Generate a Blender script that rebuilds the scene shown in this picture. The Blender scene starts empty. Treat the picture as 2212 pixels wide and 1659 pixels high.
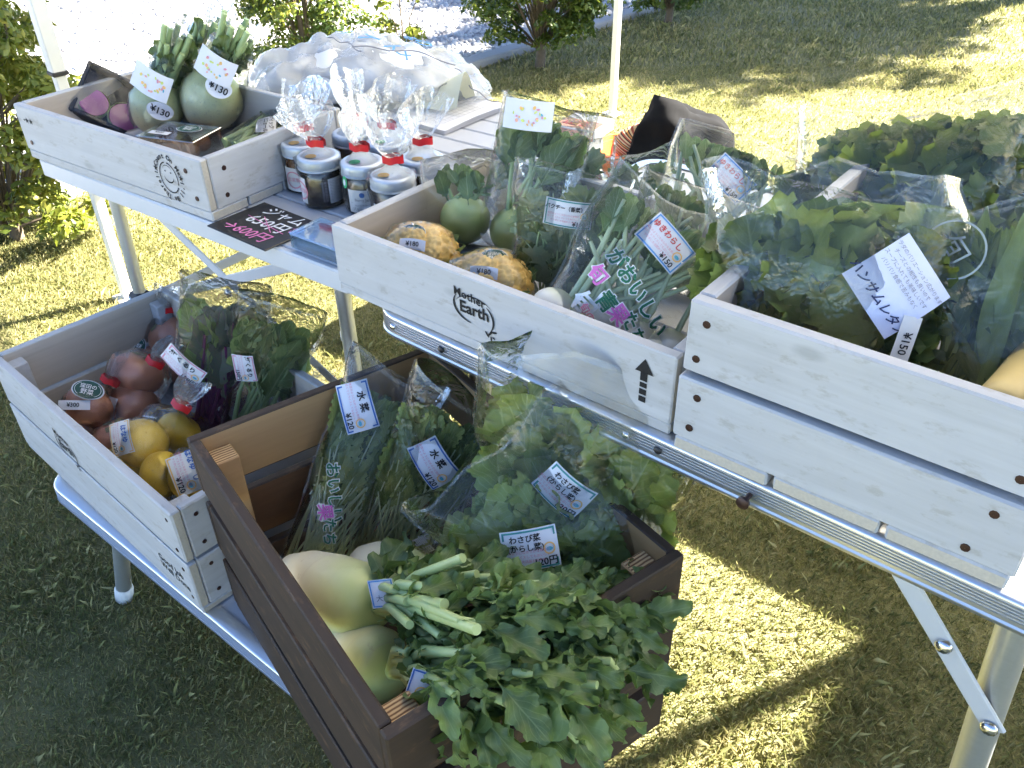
import bpy, math, random
import numpy as np
from mathutils import Vector, Matrix, noise as mnoise
random.seed(7); RNG = np.random.default_rng(7)
R = math.radians
scene = bpy.context.scene
col = scene.collection

# ---------------------------------------------------------------- camera
CAM_F, CAM_P, CAM_R, CAM_H = 1858.0, R(35.40), R(-0.96), 1.261     # focal in px of a 2212 px wide frame
_F = Vector((0, math.cos(CAM_P), -math.sin(CAM_P))); _X = Vector((1, 0, 0)); _Y = Vector((0, math.sin(CAM_P), math.cos(CAM_P)))
_RX = _X*math.cos(CAM_R) + _Y*math.sin(CAM_R); _UP = _Y*math.cos(CAM_R) - _X*math.sin(CAM_R)
cam_data = bpy.data.cameras.new('camera'); cam = bpy.data.objects.new('camera', cam_data); col.objects.link(cam)
cam_data.sensor_width = 36.0; cam_data.lens = CAM_F/2212*36.0; cam_data.clip_start = 0.02; cam_data.clip_end = 500
_m = Matrix((_RX, _UP, -_F)).transposed().to_4x4(); _m.translation = Vector((0, 0, CAM_H)); cam.matrix_world = _m
scene.camera = cam

# ---------------------------------------------------------------- sky, sun, exposure
SUN_AZ, SUN_EL = 25.0, 36.0            # azimuth counted from +x towards +y
world = bpy.data.worlds.new('World'); scene.world = world; world.use_nodes = True
wn = world.node_tree.nodes; wl = world.node_tree.links
for n in list(wn): wn.remove(n)
sky = wn.new('ShaderNodeTexSky'); sky.sky_type = 'NISHITA'; sky.sun_disc = False
sky.sun_elevation = R(SUN_EL); sky.sun_rotation = R(90 - SUN_AZ); sky.altitude = 100; sky.air_density = 0.55; sky.dust_density = 0.15; sky.ozone_density = 1.0
bg = wn.new('ShaderNodeBackground'); bg.inputs['Strength'].default_value = 0.05
wo = wn.new('ShaderNodeOutputWorld'); wl.new(sky.outputs[0], bg.inputs['Color']); wl.new(bg.outputs[0], wo.inputs['Surface'])
sun_data = bpy.data.lights.new('sun', 'SUN'); sun_data.energy = 5.0; sun_data.angle = R(0.53); sun_data.color = (1.0, 0.93, 0.80)
sun = bpy.data.objects.new('sun', sun_data); col.objects.link(sun)
SUN_DIR = Vector((math.cos(R(SUN_EL))*math.cos(R(SUN_AZ)), math.cos(R(SUN_EL))*math.sin(R(SUN_AZ)), math.sin(R(SUN_EL))))
sun.rotation_euler = (-SUN_DIR).to_track_quat('-Z', 'Y').to_euler(); sun.location = SUN_DIR*30
scene.view_settings.view_transform = 'Standard'; scene.view_settings.look = 'None'
scene.view_settings.exposure = 3.6; scene.view_settings.gamma = 1.0
scene.render.engine = 'CYCLES'
scene.cycles.use_denoising = True
scene.cycles.use_adaptive_sampling = True; scene.cycles.adaptive_threshold = 0.025
scene.cycles.max_bounces = 8; scene.cycles.transparent_max_bounces = 28
scene.cycles.diffuse_bounces = 3; scene.cycles.glossy_bounces = 3; scene.cycles.transmission_bounces = 8
scene.cycles.caustics_reflective = False; scene.cycles.caustics_refractive = False
scene.cycles.sample_clamp_indirect = 6.0

# ---------------------------------------------------------------- pixel helpers (2212 x 1659 frame)
def ray(u, v): return _F + _RX*((u-1106)/CAM_F) + _UP*((829.5-v)/CAM_F)
def un(u, v, z):
    d = ray(u, v); t = (z-CAM_H)/d.z
    return Vector((0, 0, CAM_H)) + d*t
def uny(u, v, y):
    d = ray(u, v); t = y/d.y
    return Vector((0, 0, CAM_H)) + d*t
def depth(p): return (Vector(p)-Vector((0, 0, CAM_H))).dot(_F)
def pxm(p): return depth(p)/CAM_F       # metres covered by one pixel at point p

# ---------------------------------------------------------------- mesh building
class MB:
    def __init__(s): s.v = []; s.f = []; s.m = []; s.uv = None
    def add(s, vs, fs, mi=0):
        o = len(s.v); s.v += [tuple(p) for p in vs]
        for f in fs: s.f.append(tuple(i+o for i in f)); s.m.append(mi)
    def box(s, c, d, bev=0.0, rot=None, mi=0, face_mi=None):
        hx, hy, hz = d[0]/2, d[1]/2, d[2]/2; b = min(bev, hx*.9, hy*.9, hz*.9)
        vs = []; fs = []
        if b <= 0:
            vs = [(x*hx, y*hy, z*hz) for x in (-1, 1) for y in (-1, 1) for z in (-1, 1)]
            fs = [(0,1,3,2), (4,6,7,5), (0,4,5,1), (2,3,7,6), (0,2,6,4), (1,5,7,3)]; nf = 6
        else:
            idx = {}
            for x in (-1, 1):
                for y in (-1, 1):
                    for z in (-1, 1):
                        for a in range(3):
                            p = [x*(hx-b), y*(hy-b), z*(hz-b)]; p[a] = (x*hx, y*hy, z*hz)[a]
                            idx[(x, y, z, a)] = len(vs); vs.append(tuple(p))
            def q(a, sg):
                o = [i for i in range(3) if i != a]; out = []
                for (p1, p2) in ((-1, -1), (1, -1), (1, 1), (-1, 1)):
                    k = [0, 0, 0]; k[a] = sg; k[o[0]] = p1; k[o[1]] = p2; out.append(idx[(k[0], k[1], k[2], a)])
                flip = (sg < 0) ^ (a == 1)
                return tuple(reversed(out)) if flip else tuple(out)
            fs = [q(0,-1), q(0,1), q(1,-1), q(1,1), q(2,-1), q(2,1)]; nf = 6
            for a in range(3):          # edges along axis a
                o = [i for i in range(3) if i != a]
                for p1 in (-1, 1):
                    for p2 in (-1, 1):
                        e = []
                        for sg in (-1, 1):
                            k = [0, 0, 0]; k[a] = sg; k[o[0]] = p1; k[o[1]] = p2
                            e.append((idx[(*k, o[0])], idx[(*k, o[1])]))
                        f = (e[0][0], e[1][0], e[1][1], e[0][1])
                        if (p1*p2 < 0) ^ (a == 1): f = tuple(reversed(f))
                        fs.append(f)
            for x in (-1, 1):
                for y in (-1, 1):
                    for z in (-1, 1):
                        f = (idx[(x,y,z,0)], idx[(x,y,z,1)], idx[(x,y,z,2)])
                        fs.append(f if x*y*z > 0 else tuple(reversed(f)))
        M = rot if rot is not None else Matrix.Identity(3); c = Vector(c)
        o = len(s.v); s.v += [tuple(M @ Vector(p) + c) for p in vs]
        for k, f in enumerate(fs):
            s.f.append(tuple(i+o for i in f)); s.m.append(face_mi.get(k, mi) if face_mi else mi)
        return s
    def tube(s, pts, rad, n=8, cap=True, mi=0, squash=1.0):
        pts = [Vector(p) for p in pts]; k = len(pts)
        if not hasattr(rad, '__len__'): rad = [rad]*k
        o = len(s.v); up = None
        for i, p in enumerate(pts):
            t = (pts[min(i+1, k-1)]-pts[max(i-1, 0)]).normalized()
            if up is None:
                a = Vector((0, 0, 1)) if abs(t.z) < .9 else Vector((1, 0, 0)); up = (a-t*a.dot(t)).normalized()
            else: up = (up-t*up.dot(t)).normalized()
            w = t.cross(up)
            for j in range(n):
                th = 2*math.pi*j/n; s.v.append(tuple(p + (up*math.cos(th) + w*math.sin(th)*squash)*rad[i]))
        for i in range(k-1):
            for j in range(n):
                a = o+i*n+j; b = o+i*n+(j+1) % n; s.f.append((a, b, b+n, a+n)); s.m.append(mi)
        if cap:
            s.f.append(tuple(o+j for j in reversed(range(n)))); s.m.append(mi)
            s.f.append(tuple(o+(k-1)*n+j for j in range(n))); s.m.append(mi)
        return s
    def lathe(s, prof, n=24, c=(0, 0, 0), mi=0, wob=None, M=None):
        o = len(s.v); c = Vector(c)
        for i, (r, z) in enumerate(prof):
            for j in range(n):
                th = 2*math.pi*j/n; rr = r*(wob(i, th) if wob else 1.0); p = Vector((rr*math.cos(th), rr*math.sin(th), z))
                s.v.append(tuple((M @ p if M else p)+c))
        for i in range(len(prof)-1):
            for j in range(n):
                a = o+i*n+j; b = o+i*n+(j+1) % n; s.f.append((a, b, b+n, a+n)); s.m.append(mi)
        return s
    def grid(s, P, nu, nv, mi=0, closeu=False, uv=False):
        o = len(s.v); cu = nu if closeu else nu+1
        for j in range(nv+1):
            for i in range(cu): s.v.append(tuple(P(i/nu, j/nv)))
        for j in range(nv):
            for i in range(nu):
                a = o+j*cu+i; b = o+j*cu+(i+1) % cu; s.f.append((a, b, b+cu, a+cu)); s.m.append(mi)
        return s
    def poly(s, pts, mi=0):
        o = len(s.v); s.v += [tuple(p) for p in pts]; s.f.append(tuple(range(o, o+len(pts)))); s.m.append(mi); return s
    def slab(s, pts, h, mi=0):        # outline in xy, extruded by h along z
        n = len(pts); o = len(s.v)
        s.v += [(p[0], p[1], 0) for p in pts] + [(p[0], p[1], h) for p in pts]
        s.f.append(tuple(o+i for i in reversed(range(n)))); s.f.append(tuple(o+n+i for i in range(n))); s.m += [mi, mi]
        for i in range(n): s.f.append((o+i, o+(i+1) % n, o+n+(i+1) % n, o+n+i)); s.m.append(mi)
        return s
    def text(s, string, size, fn, mi=0, ax='CENTER', bold=0.0, space=1.0):
        vs, fs = text_geo(string, ax, bold, space); s.add([fn(x*size, y*size) for x, y in vs], fs, mi); return s
    def build(s, name, mats, parent=None, smooth=None, loc=None, rot=None, kind=None):
        me = s.mesh(name, mats, smooth); return link(name, me, parent, loc, rot, kind)
    def mesh(s, name, mats, smooth=None):
        me = bpy.data.meshes.new(name); me.from_pydata(s.v, [], s.f)
        if not isinstance(mats, (list, tuple)): mats = [mats]
        for m in mats: me.materials.append(m)
        if len(mats) > 1: me.polygons.foreach_set('material_index', s.m)
        if s.uv:
            ul = me.uv_layers.new(name='UVMap'); li = np.zeros(len(me.loops), dtype=np.int32); me.loops.foreach_get('vertex_index', li)
            ul.data.foreach_set('uv', np.array(s.uv, dtype=np.float32)[li].ravel())
        if smooth is not None:
            me.polygons.foreach_set('use_smooth', [True]*len(me.polygons))
            if smooth < 180: me.set_sharp_from_angle(angle=R(smooth))
        me.update(); return me

def link(name, data, parent=None, loc=None, rot=None, kind=None):
    o = bpy.data.objects.new(name, data); col.objects.link(o)
    if parent is not None: o.parent = parent
    if loc is not None: o.location = loc
    if rot is not None:
        if isinstance(rot, Matrix): o.rotation_euler = rot.to_euler()
        else: o.rotation_euler = rot
    if kind: o['kind'] = kind
    return o
def tag(o, label, cat, group=None):
    o['label'] = label; o['category'] = cat
    if group: o['group'] = group
    return o
def thing(name, label, cat, loc=(0, 0, 0), rot=(0, 0, 0), group=None):
    o = link(name, None, None, loc, rot); o.empty_display_size = .05
    return tag(o, label, cat, group)
def frame_rot(x, y, z):               # rotation whose columns are the three axes
    return Matrix((Vector(x), Vector(y), Vector(z))).transposed()

_tc = {}
def text_geo(string, ax='CENTER', bold=0.0, space=1.0):
    k = (string, ax, bold, space)
    if k not in _tc:
        cu = bpy.data.curves.new('t', 'FONT'); cu.body = string; cu.size = 1.0; cu.align_x = ax; cu.align_y = 'CENTER'
        cu.resolution_u = 2; cu.offset = bold; cu.space_character = space; cu.fill_mode = 'FRONT' if False else 'BOTH'
        ob = bpy.data.objects.new('t', cu); col.objects.link(ob)
        dg = bpy.context.evaluated_depsgraph_get(); me = bpy.data.meshes.new_from_object(ob.evaluated_get(dg))
        vs = [(p.co.x, p.co.y) for p in me.vertices]; fs = [tuple(p.vertices) for p in me.polygons]
        bpy.data.objects.remove(ob); bpy.data.curves.remove(cu); bpy.data.meshes.remove(me)
        _tc[k] = (vs, fs)
    return _tc[k]
# ---------------------------------------------------------------- materials
def new_mat(name):
    m = bpy.data.materials.new(name); m.use_nodes = True; nt = m.node_tree; nt.nodes.clear()
    out = nt.nodes.new('ShaderNodeOutputMaterial'); return m, nt, out
def N(nt, t, **kw):
    n = nt.nodes.new(t)
    for k, v in kw.items():
        if k in n.inputs.keys(): n.inputs[k].default_value = v
        else: setattr(n, k, v)
    return n
def L(nt, a, b): nt.links.new(a, b)
def ramp(nt, fac, stops):
    r = nt.nodes.new('ShaderNodeValToRGB'); e = r.color_ramp.elements
    while len(e) < len(stops): e.new(0.5)
    for i, (p, c) in enumerate(stops): e[i].position = p; e[i].color = (*c, 1) if len(c) == 3 else c
    L(nt, fac, r.inputs[0]); return r.outputs[0]
def mixc(nt, fac, a, b, mode='MIX'):
    m = nt.nodes.new('ShaderNodeMix'); m.data_type = 'RGBA'; m.blend_type = mode
    for sock, v in ((m.inputs[0], fac), (m.inputs[6], a), (m.inputs[7], b)):
        if hasattr(v, 'is_output'): L(nt, v, sock)
        elif isinstance(v, (tuple, list)): sock.default_value = (*v, 1) if len(v) == 3 else v
        else: sock.default_value = v
    return m.outputs[2]
def math_(nt, op, a, b=None, c=None):
    m = nt.nodes.new('ShaderNodeMath'); m.operation = op
    for i, v in enumerate((a, b, c)):
        if v is None: continue
        if hasattr(v, 'is_output'): L(nt, v, m.inputs[i])
        else: m.inputs[i].default_value = v
    return m.outputs[0]
def coords(nt, scale=(1, 1, 1), kind='Object', jitter=True):
    tc = N(nt, 'ShaderNodeTexCoord'); mp = N(nt, 'ShaderNodeMapping'); mp.inputs['Scale'].default_value = scale
    L(nt, tc.outputs[kind], mp.inputs['Vector'])
    if jitter:
        oi = N(nt, 'ShaderNodeObjectInfo'); cb = N(nt, 'ShaderNodeCombineXYZ')
        r = math_(nt, 'MULTIPLY', oi.outputs['Random'], 37.0)
        for i in range(3): L(nt, r, cb.inputs[i])
        L(nt, cb.outputs[0], mp.inputs['Location'])
    return mp.outputs[0]
def noise_(nt, vec, scale, detail=4, rough=.55, dist=0.0):
    n = N(nt, 'ShaderNodeTexNoise'); n.inputs['Scale'].default_value = scale; n.inputs['Detail'].default_value = detail
    n.inputs['Roughness'].default_value = rough; n.inputs['Distortion'].default_value = dist
    L(nt, vec, n.inputs['Vector']); return n.outputs['Fac']
def bump_(nt, h, strength=.3, dist=.002):
    b = N(nt, 'ShaderNodeBump'); b.inputs['Strength'].default_value = strength; b.inputs['Distance'].default_value = dist
    L(nt, h, b.inputs['Height']); return b.outputs[0]
def pbr(nt, out, color=None, rough=.5, metal=0.0, bump=None, **kw):
    p = N(nt, 'ShaderNodeBsdfPrincipled')
    if color is not None:
        if hasattr(color, 'is_output'): L(nt, color, p.inputs['Base Color'])
        else: p.inputs['Base Color'].default_value = (*color, 1)
    if hasattr(rough, 'is_output'): L(nt, rough, p.inputs['Roughness'])
    else: p.inputs['Roughness'].default_value = rough
    p.inputs['Metallic'].default_value = metal
    for k, v in kw.items(): p.inputs[k.replace('_', ' ')].default_value = v
    if bump is not None: L(nt, bump, p.inputs['Normal'])
    if out is not None: L(nt, p.outputs[0], out.inputs['Surface'])
    return p
_plain = {}
def plain(name, color, rough=.5, metal=0.0, var=.08, scale=60, bump=.0, **kw):
    if name in _plain: return _plain[name]
    m, nt, out = new_mat(name); v = coords(nt)
    n = noise_(nt, v, scale, 3)
    c = mixc(nt, n, tuple(x*(1-var) for x in color), tuple(min(1, x*(1+var)) for x in color))
    pbr(nt, out, c, rough, metal, bump_(nt, n, bump, .001) if bump else None, **kw); _plain[name] = m; return m
def wood(name, light, dark, grain=28.0, contrast=.6, rough=.65, wear=None, wear_amt=.5, bumps=.25):
    m, nt, out = new_mat(name); v = coords(nt, (1.6, grain, grain)); v2 = coords(nt, (9, 160, 160)); v3 = coords(nt, (12, 12, 12))
    a = noise_(nt, v, 1.0, 5, .6, .6); b = noise_(nt, v2, 1.0, 3, .6); blot = noise_(nt, v3, 1.0, 4, .6)
    f = math_(nt, 'ADD', math_(nt, 'MULTIPLY', a, .7), math_(nt, 'MULTIPLY', b, .3))
    c = ramp(nt, f, [(.5-.28*contrast, dark), (.5+.2*contrast, light)])
    c = mixc(nt, math_(nt, 'MULTIPLY', blot, .25), c, tuple(x*.8 for x in light))
    if wear:
        w = ramp(nt, noise_(nt, coords(nt, (30, 70, 70)), 1.0, 5, .7), [(.56, (0, 0, 0)), (.66, (1, 1, 1))])
        c = mixc(nt, math_(nt, 'MULTIPLY', w, wear_amt), c, wear)
    if wear:
        kv = N(nt, 'ShaderNodeTexVoronoi'); kv.inputs['Scale'].default_value = 1.0; L(nt, coords(nt, (7, 16, 16)), kv.inputs['Vector'])
        kn = ramp(nt, kv.outputs['Distance'], [(.05, (1, 1, 1)), (.13, (0, 0, 0))]); c = mixc(nt, math_(nt, 'MULTIPLY', kn, .38), c, tuple(x*.55 for x in dark))
        st = ramp(nt, noise_(nt, coords(nt, (5, 9, 9)), 1.0, 5, .65, 1.0), [(.50, (0, 0, 0)), (.75, (1, 1, 1))]); c = mixc(nt, math_(nt, 'MULTIPLY', st, .18), c, tuple(x*.8 for x in dark))
    pbr(nt, out, c, rough, 0, bump_(nt, f, bumps, .0015)); return m
M_WHITEWOOD = wood('whitewashed_wood', (.56, .565, .58), (.36, .355, .35), 26, 1.1, .65, (.29, .26, .215), .42)
M_WHITEIN = wood('whitewashed_wood_inner', (.56, .49, .41), (.41, .345, .27), 26, .9, .75)
M_RAWEND = plain('raw_end_grain', (.50, .45, .37), .85, var=.18, scale=300, bump=.5)
M_DARKWOOD = wood('dark_stained_wood', (.050, .027, .015), (.012, .0075, .005), 16, 1.0, .68, (.13, .07, .034), .55, .5)
M_TANWOOD = wood('bare_pine', (.50, .31, .14), (.36, .20, .085), 14, .9, .6, None)
M_BROWNWOOD = wood('brown_pine', (.20, .10, .045), (.10, .05, .024), 14, .9, .6, None)
def endgrain():
    m, nt, out = new_mat('laminated_end_grain'); v = coords(nt, (1, 1, 1), jitter=False)
    w = N(nt, 'ShaderNodeTexWave'); w.wave_type = 'BANDS'; w.bands_direction = 'Y'; w.inputs['Scale'].default_value = 70; w.inputs['Distortion'].default_value = 1.5
    L(nt, v, w.inputs['Vector'])
    c = ramp(nt, w.outputs['Fac'], [(.2, (.16, .08, .035)), (.5, (.45, .29, .14)), (.9, (.55, .38, .20))]); pbr(nt, out, c, .8, 0, bump_(nt, w.outputs['Fac'], .4, .001)); return m
M_LAMEND = endgrain()
M_SCREW = plain('screw_head', (.045, .020, .015), .4, .3)
M_STAMP = plain('black_stamp_ink', (.010, .010, .010), .8, var=.6, scale=400)
def brushed(name, c, rough, metal=1.0):
    m, nt, out = new_mat(name); v = coords(nt, (4, 300, 300)); n = noise_(nt, v, 1, 3)
    cc = mixc(nt, n, tuple(x*.86 for x in c), c); pbr(nt, out, cc, math_(nt, 'MULTIPLY_ADD', n, .15, rough-.05), metal, bump_(nt, n, .08, .0005)); return m
M_ALU = brushed('brushed_aluminium', (.74, .75, .77), .32)
M_RIM = plain('anodised_rim', (.66, .67, .70), .30, .9, var=.03)
M_TUBE = brushed('satin_tube', (.62, .64, .65), .38, .85)
M_WHITEMETAL = plain('white_enamel', (.60, .61, .63), .4, var=.03)
M_TENTPOST = plain('cream_enamel', (.74, .72, .68), .38, var=.03)
M_SLAT = plain('pale_table_slat', (.50, .51, .54), .5, var=.05, scale=40, bump=.05)
M_BLACKPLASTIC = plain('black_plastic', (.018, .018, .02), .45)
M_CAP = plain('white_rubber_cap', (.72, .72, .70), .6)
M_CHROME = plain('steel_rivet', (.7, .7, .72), .22, 1.0, var=.05)
def canopy_mat():
    m, nt, out = new_mat('tent_fabric'); a = N(nt, 'ShaderNodeBsdfDiffuse'); a.inputs[0].default_value = (.82, .83, .86, 1)
    t = N(nt, 'ShaderNodeBsdfTranslucent'); t.inputs[0].default_value = (.76, .72, .66, 1); x = N(nt, 'ShaderNodeMixShader'); x.inputs[0].default_value = .30
    L(nt, a.outputs[0], x.inputs[1]); L(nt, t.outputs[0], x.inputs[2]); L(nt, x.outputs[0], out.inputs[0]); return m
M_CANOPY = canopy_mat()
def film_mat(name, haze=.016, tint=(.985, .99, .985), refl=1.0, rough=.07, scale=45.0, bumps=.25, hazec=(.85, .88, .92)):
    m, nt, out = new_mat(name)
    v = coords(nt, (1, 1, 1)); n1 = noise_(nt, v, scale, 3, .5, .8)
    rid = math_(nt, 'ABSOLUTE', math_(nt, 'SUBTRACT', n1, .5)); bn = bump_(nt, rid, bumps, .02)
    tr = N(nt, 'ShaderNodeBsdfTransparent'); tr.inputs[0].default_value = (*tint, 1)
    gl = N(nt, 'ShaderNodeBsdfGlossy'); gl.inputs['Color'].default_value = (1, 1, 1, 1); gl.inputs['Roughness'].default_value = rough; L(nt, bn, gl.inputs['Normal'])
    df = N(nt, 'ShaderNodeBsdfDiffuse'); df.inputs[0].default_value = (*hazec, 1)
    tl = N(nt, 'ShaderNodeBsdfTranslucent'); tl.inputs[0].default_value = (*hazec, 1)
    hz = N(nt, 'ShaderNodeMixShader'); hz.inputs[0].default_value = .5; L(nt, df.outputs[0], hz.inputs[1]); L(nt, tl.outputs[0], hz.inputs[2])
    fr = N(nt, 'ShaderNodeFresnel'); fr.inputs['IOR'].default_value = 1.5; L(nt, bn, fr.inputs['Normal'])
    fac = math_(nt, 'MINIMUM', math_(nt, 'MULTIPLY', math_(nt, 'POWER', fr.outputs[0], 1.22), 1.35*refl), .8)
    a = N(nt, 'ShaderNodeMixShader'); a.inputs[0].default_value = haze; L(nt, tr.outputs[0], a.inputs[1]); L(nt, hz.outputs[0], a.inputs[2])
    b = N(nt, 'ShaderNodeMixShader'); L(nt, fac, b.inputs[0]); L(nt, a.outputs[0], b.inputs[1]); L(nt, gl.outputs[0], b.inputs[2])
    L(nt, b.outputs[0], out.inputs['Surface']); return m
M_FILM = film_mat('clear_bag_film')
M_FILMC = film_mat('crumpled_bag_film', .022, refl=1.5, rough=.05)
M_HEMLIGHT = film_mat('bag_hem_highlight', .10, refl=1.5, rough=.12)  # whiter, hazier film: edge highlights of the bags put into the colour
M_FILMHAZY = film_mat('hazy_bag_film', .10, rough=.12)
M_FILMTIGHT = film_mat('tight_wrap_film', .010, bumps=.15, scale=30)
M_MILKY = film_mat('milky_poly_bag_film', .34, refl=.8, rough=.2, bumps=.5, hazec=(.9, .93, .97))
M_PLUME = film_mat('gathered_film', .06, refl=1.6, rough=.12, scale=70, bumps=.5)
M_PAPER = plain('label_paper', (.72, .72, .75), .55, var=.02)
M_PAPERW = plain('warm_label_paper', (.78, .76, .70), .6, var=.03)
INK = {}
def ink(name, c):
    if name not in INK: INK[name] = plain('ink_'+name, c, .7, var=.1)
    return INK[name]
K_BLACK = ink('black', (.012, .012, .014)); K_BLUE = ink('blue', (.045, .14, .42)); K_LBLUE = ink('light_blue', (.10, .30, .62)); K_RED = ink('red', (.55, .06, .06))
K_PINK = ink('pink', (.70, .28, .36)); K_GREEN = ink('green', (.02, .14, .07)); K_TEAL = ink('teal', (.06, .27, .26)); K_ORANGE = ink('orange', (.85, .52, .16))
K_MAGENTA = ink('magenta', (.62, .16, .48)); K_GREY = ink('grey', (.22, .22, .26)); K_WHITE = ink('white', (.82, .82, .80)); K_CYAN = ink('cyan', (.10, .42, .56))
K_DKGREEN = ink('badge_green', (.020, .085, .065)); K_LIME = ink('lime', (.62, .70, .18)); K_PEACH = ink('peach', (.82, .42, .30)); K_NAVY = ink('navy', (.02, .03, .10)); K_GREENB = ink('bright_green', (.04, .42, .16))
M_TAPE = plain('red_tape', (.72, .02, .025), .35, var=.05)
def leaf_mat(name, base, vein, dark, trans=.28, rough=.45, vs=1.0):
    m, nt, out = new_mat(name)
    uv = N(nt, 'ShaderNodeUVMap'); sp = N(nt, 'ShaderNodeSeparateXYZ'); L(nt, uv.outputs[0], sp.inputs[0])
    au = math_(nt, 'ABSOLUTE', math_(nt, 'SUBTRACT', sp.outputs[0], .5))
    mid = math_(nt, 'SUBTRACT', 1.0, math_(nt, 'MINIMUM', math_(nt, 'MULTIPLY', au, 26.0), 1.0))
    sv = math_(nt, 'PINGPONG', math_(nt, 'SUBTRACT', math_(nt, 'MULTIPLY', sp.outputs[1], 7.0), math_(nt, 'MULTIPLY', au, 5.0)), .5)
    side = math_(nt, 'SUBTRACT', 1.0, math_(nt, 'MINIMUM', math_(nt, 'MULTIPLY', sv, 9.0), 1.0))
    vein_f = math_(nt, 'MULTIPLY', math_(nt, 'MAXIMUM', mid, math_(nt, 'MULTIPLY', side, .5)), .75*vs)
    oi = N(nt, 'ShaderNodeObjectInfo'); nz = noise_(nt, coords(nt), 30, 3)
    f = math_(nt, 'ADD', math_(nt, 'MULTIPLY', oi.outputs['Random'], .85), math_(nt, 'MULTIPLY', nz, .35))
    c = mixc(nt, f, dark, base); c = mixc(nt, vein_f, c, vein)
    p = pbr(nt, None, c, rough, 0, bump_(nt, math_(nt, 'ADD', vein_f, nz), .25, .0015))
    t = N(nt, 'ShaderNodeBsdfTranslucent'); L(nt, mixc(nt, .35, c, (base[0]*1.6, base[1]*1.8, base[2]*.8)), t.inputs[0])
    x = N(nt, 'ShaderNodeMixShader'); x.inputs[0].default_value = trans; L(nt, p.outputs[0], x.inputs[1]); L(nt, t.outputs[0], x.inputs[2]); L(nt, x.outputs[0], out.inputs[0]); return m
M_LF_DAIKON = leaf_mat('radish_leaf', (.185, .262, .085), (.34, .41, .18), (.050, .090, .028), trans=.25, vs=.6)
M_LF_MIZUNA = leaf_mat('mizuna_leaf', (.37, .43, .14), (.58, .62, .30), (.14, .19, .050))
M_LF_MUSTARD = leaf_mat('mustard_leaf', (.39, .47, .12), (.57, .62, .24), (.15, .22, .050))
M_LF_CORI = leaf_mat('coriander_leaf', (.27, .34, .19), (.40, .45, .28), (.060, .088, .052), vs=.4)
M_LF_TURNIP = leaf_mat('turnip_leaf', (.26, .35, .13), (.48, .55, .29), (.090, .145, .050))
M_LF_LETTUCE = leaf_mat('lettuce_leaf', (.29, .35, .09), (.36, .41, .15), (.070, .100, .026), vs=.4)
M_LF_PURPLE = leaf_mat('purple_vein_leaf', (.19, .23, .17), (.30, .12, .24), (.070, .075, .080))
M_LF_DARK = leaf_mat('dark_leaf', (.14, .19, .060), (.27, .32, .14), (.055, .088, .030))
M_ST_GREEN = plain('green_stem', (.34, .44, .20), .45, var=.2, scale=40, Subsurface_Weight=.0)
M_ST_PALE = plain('pale_stem', (.36, .44, .18), .4, var=.25, scale=40)
M_ST_THIN = plain('thin_pale_stem', (.56, .63, .36), .4, var=.15, scale=30)
M_ST_PURPLE = plain('purple_stem', (.16, .035, .12), .4, var=.25, scale=40)
# ---------------------------------------------------------------- the ground
def lawn_mat(name, blades):
    m, nt, out = new_mat(name)
    geo = N(nt, 'ShaderNodeNewGeometry'); pos = geo.outputs['Position']
    big = noise_(nt, pos, 1.6, 4, .6); mid = noise_(nt, pos, 14, 3, .6)
    if blades:
        at = N(nt, 'ShaderNodeAttribute'); at.attribute_name = 'rnd'; r = at.outputs['Fac']
    else: r = noise_(nt, pos, 220, 2, .7)
    f = math_(nt, 'ADD', math_(nt, 'MULTIPLY', r, .55), math_(nt, 'ADD', math_(nt, 'MULTIPLY', big, .48), math_(nt, 'MULTIPLY', mid, .34)))
    f = math_(nt, 'SUBTRACT', f, .08)
    c = ramp(nt, f, [(.16, (.068, .085, .030)), (.36, (.145, .162, .053)), (.58, (.255, .255, .092)), (.80, (.40, .36, .165)), (.98, (.52, .46, .25))])
    if not blades: c = mixc(nt, .45, c, (.10, .085, .04))
    p = pbr(nt, None, c, .7, 0, None if blades else bump_(nt, r, .8, .01))
    if blades:
        t = N(nt, 'ShaderNodeBsdfTranslucent'); L(nt, c, t.inputs[0]); x = N(nt, 'ShaderNodeMixShader'); x.inputs[0].default_value = .35
        L(nt, p.outputs[0], x.inputs[1]); L(nt, t.outputs[0], x.inputs[2]); L(nt, x.outputs[0], out.inputs[0])
    else: L(nt, p.outputs[0], out.inputs[0])
    return m
M_LAWN = lawn_mat('lawn_thatch', False); M_BLADE = lawn_mat('grass_blade', True)
KA = R(47.8); KD = Vector((math.cos(KA), math.sin(KA), 0)); KN = Vector((-KD.y, KD.x, 0)); K0 = Vector((-1.80, 2.80, 0))   # kerb line, gravel lies on the KN side
lawn = MB().poly([(-150, -150, 0), (150, -150, 0), (150, 150, 0), (-150, 150, 0)]).build('lawn', M_LAWN, kind='structure')
def gravel_mat(name, st):
    m, nt, out = new_mat(name); geo = N(nt, 'ShaderNodeNewGeometry')
    if st:
        at = N(nt, 'ShaderNodeAttribute'); at.attribute_name = 'rnd'; r = at.outputs['Fac']
    else: r = noise_(nt, geo.outputs['Position'], 45, 4, .7)
    c = ramp(nt, r, [(.0, (.25, .24, .25)), (.45, (.46, .45, .45)), (1, (.62, .61, .60))]); pbr(nt, out, c, .85, 0, bump_(nt, noise_(nt, geo.outputs['Position'], 300, 3), .4, .003)); return m
M_GRAVEL = gravel_mat('gravel_bed', False); M_STONE = gravel_mat('gravel_stone', True)
def strip(a, b, w0, w1): return [K0+KD*a+KN*w0, K0+KD*b+KN*w0, K0+KD*b+KN*w1, K0+KD*a+KN*w1]
gp = strip(-60, 60, .10, 60)
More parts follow.
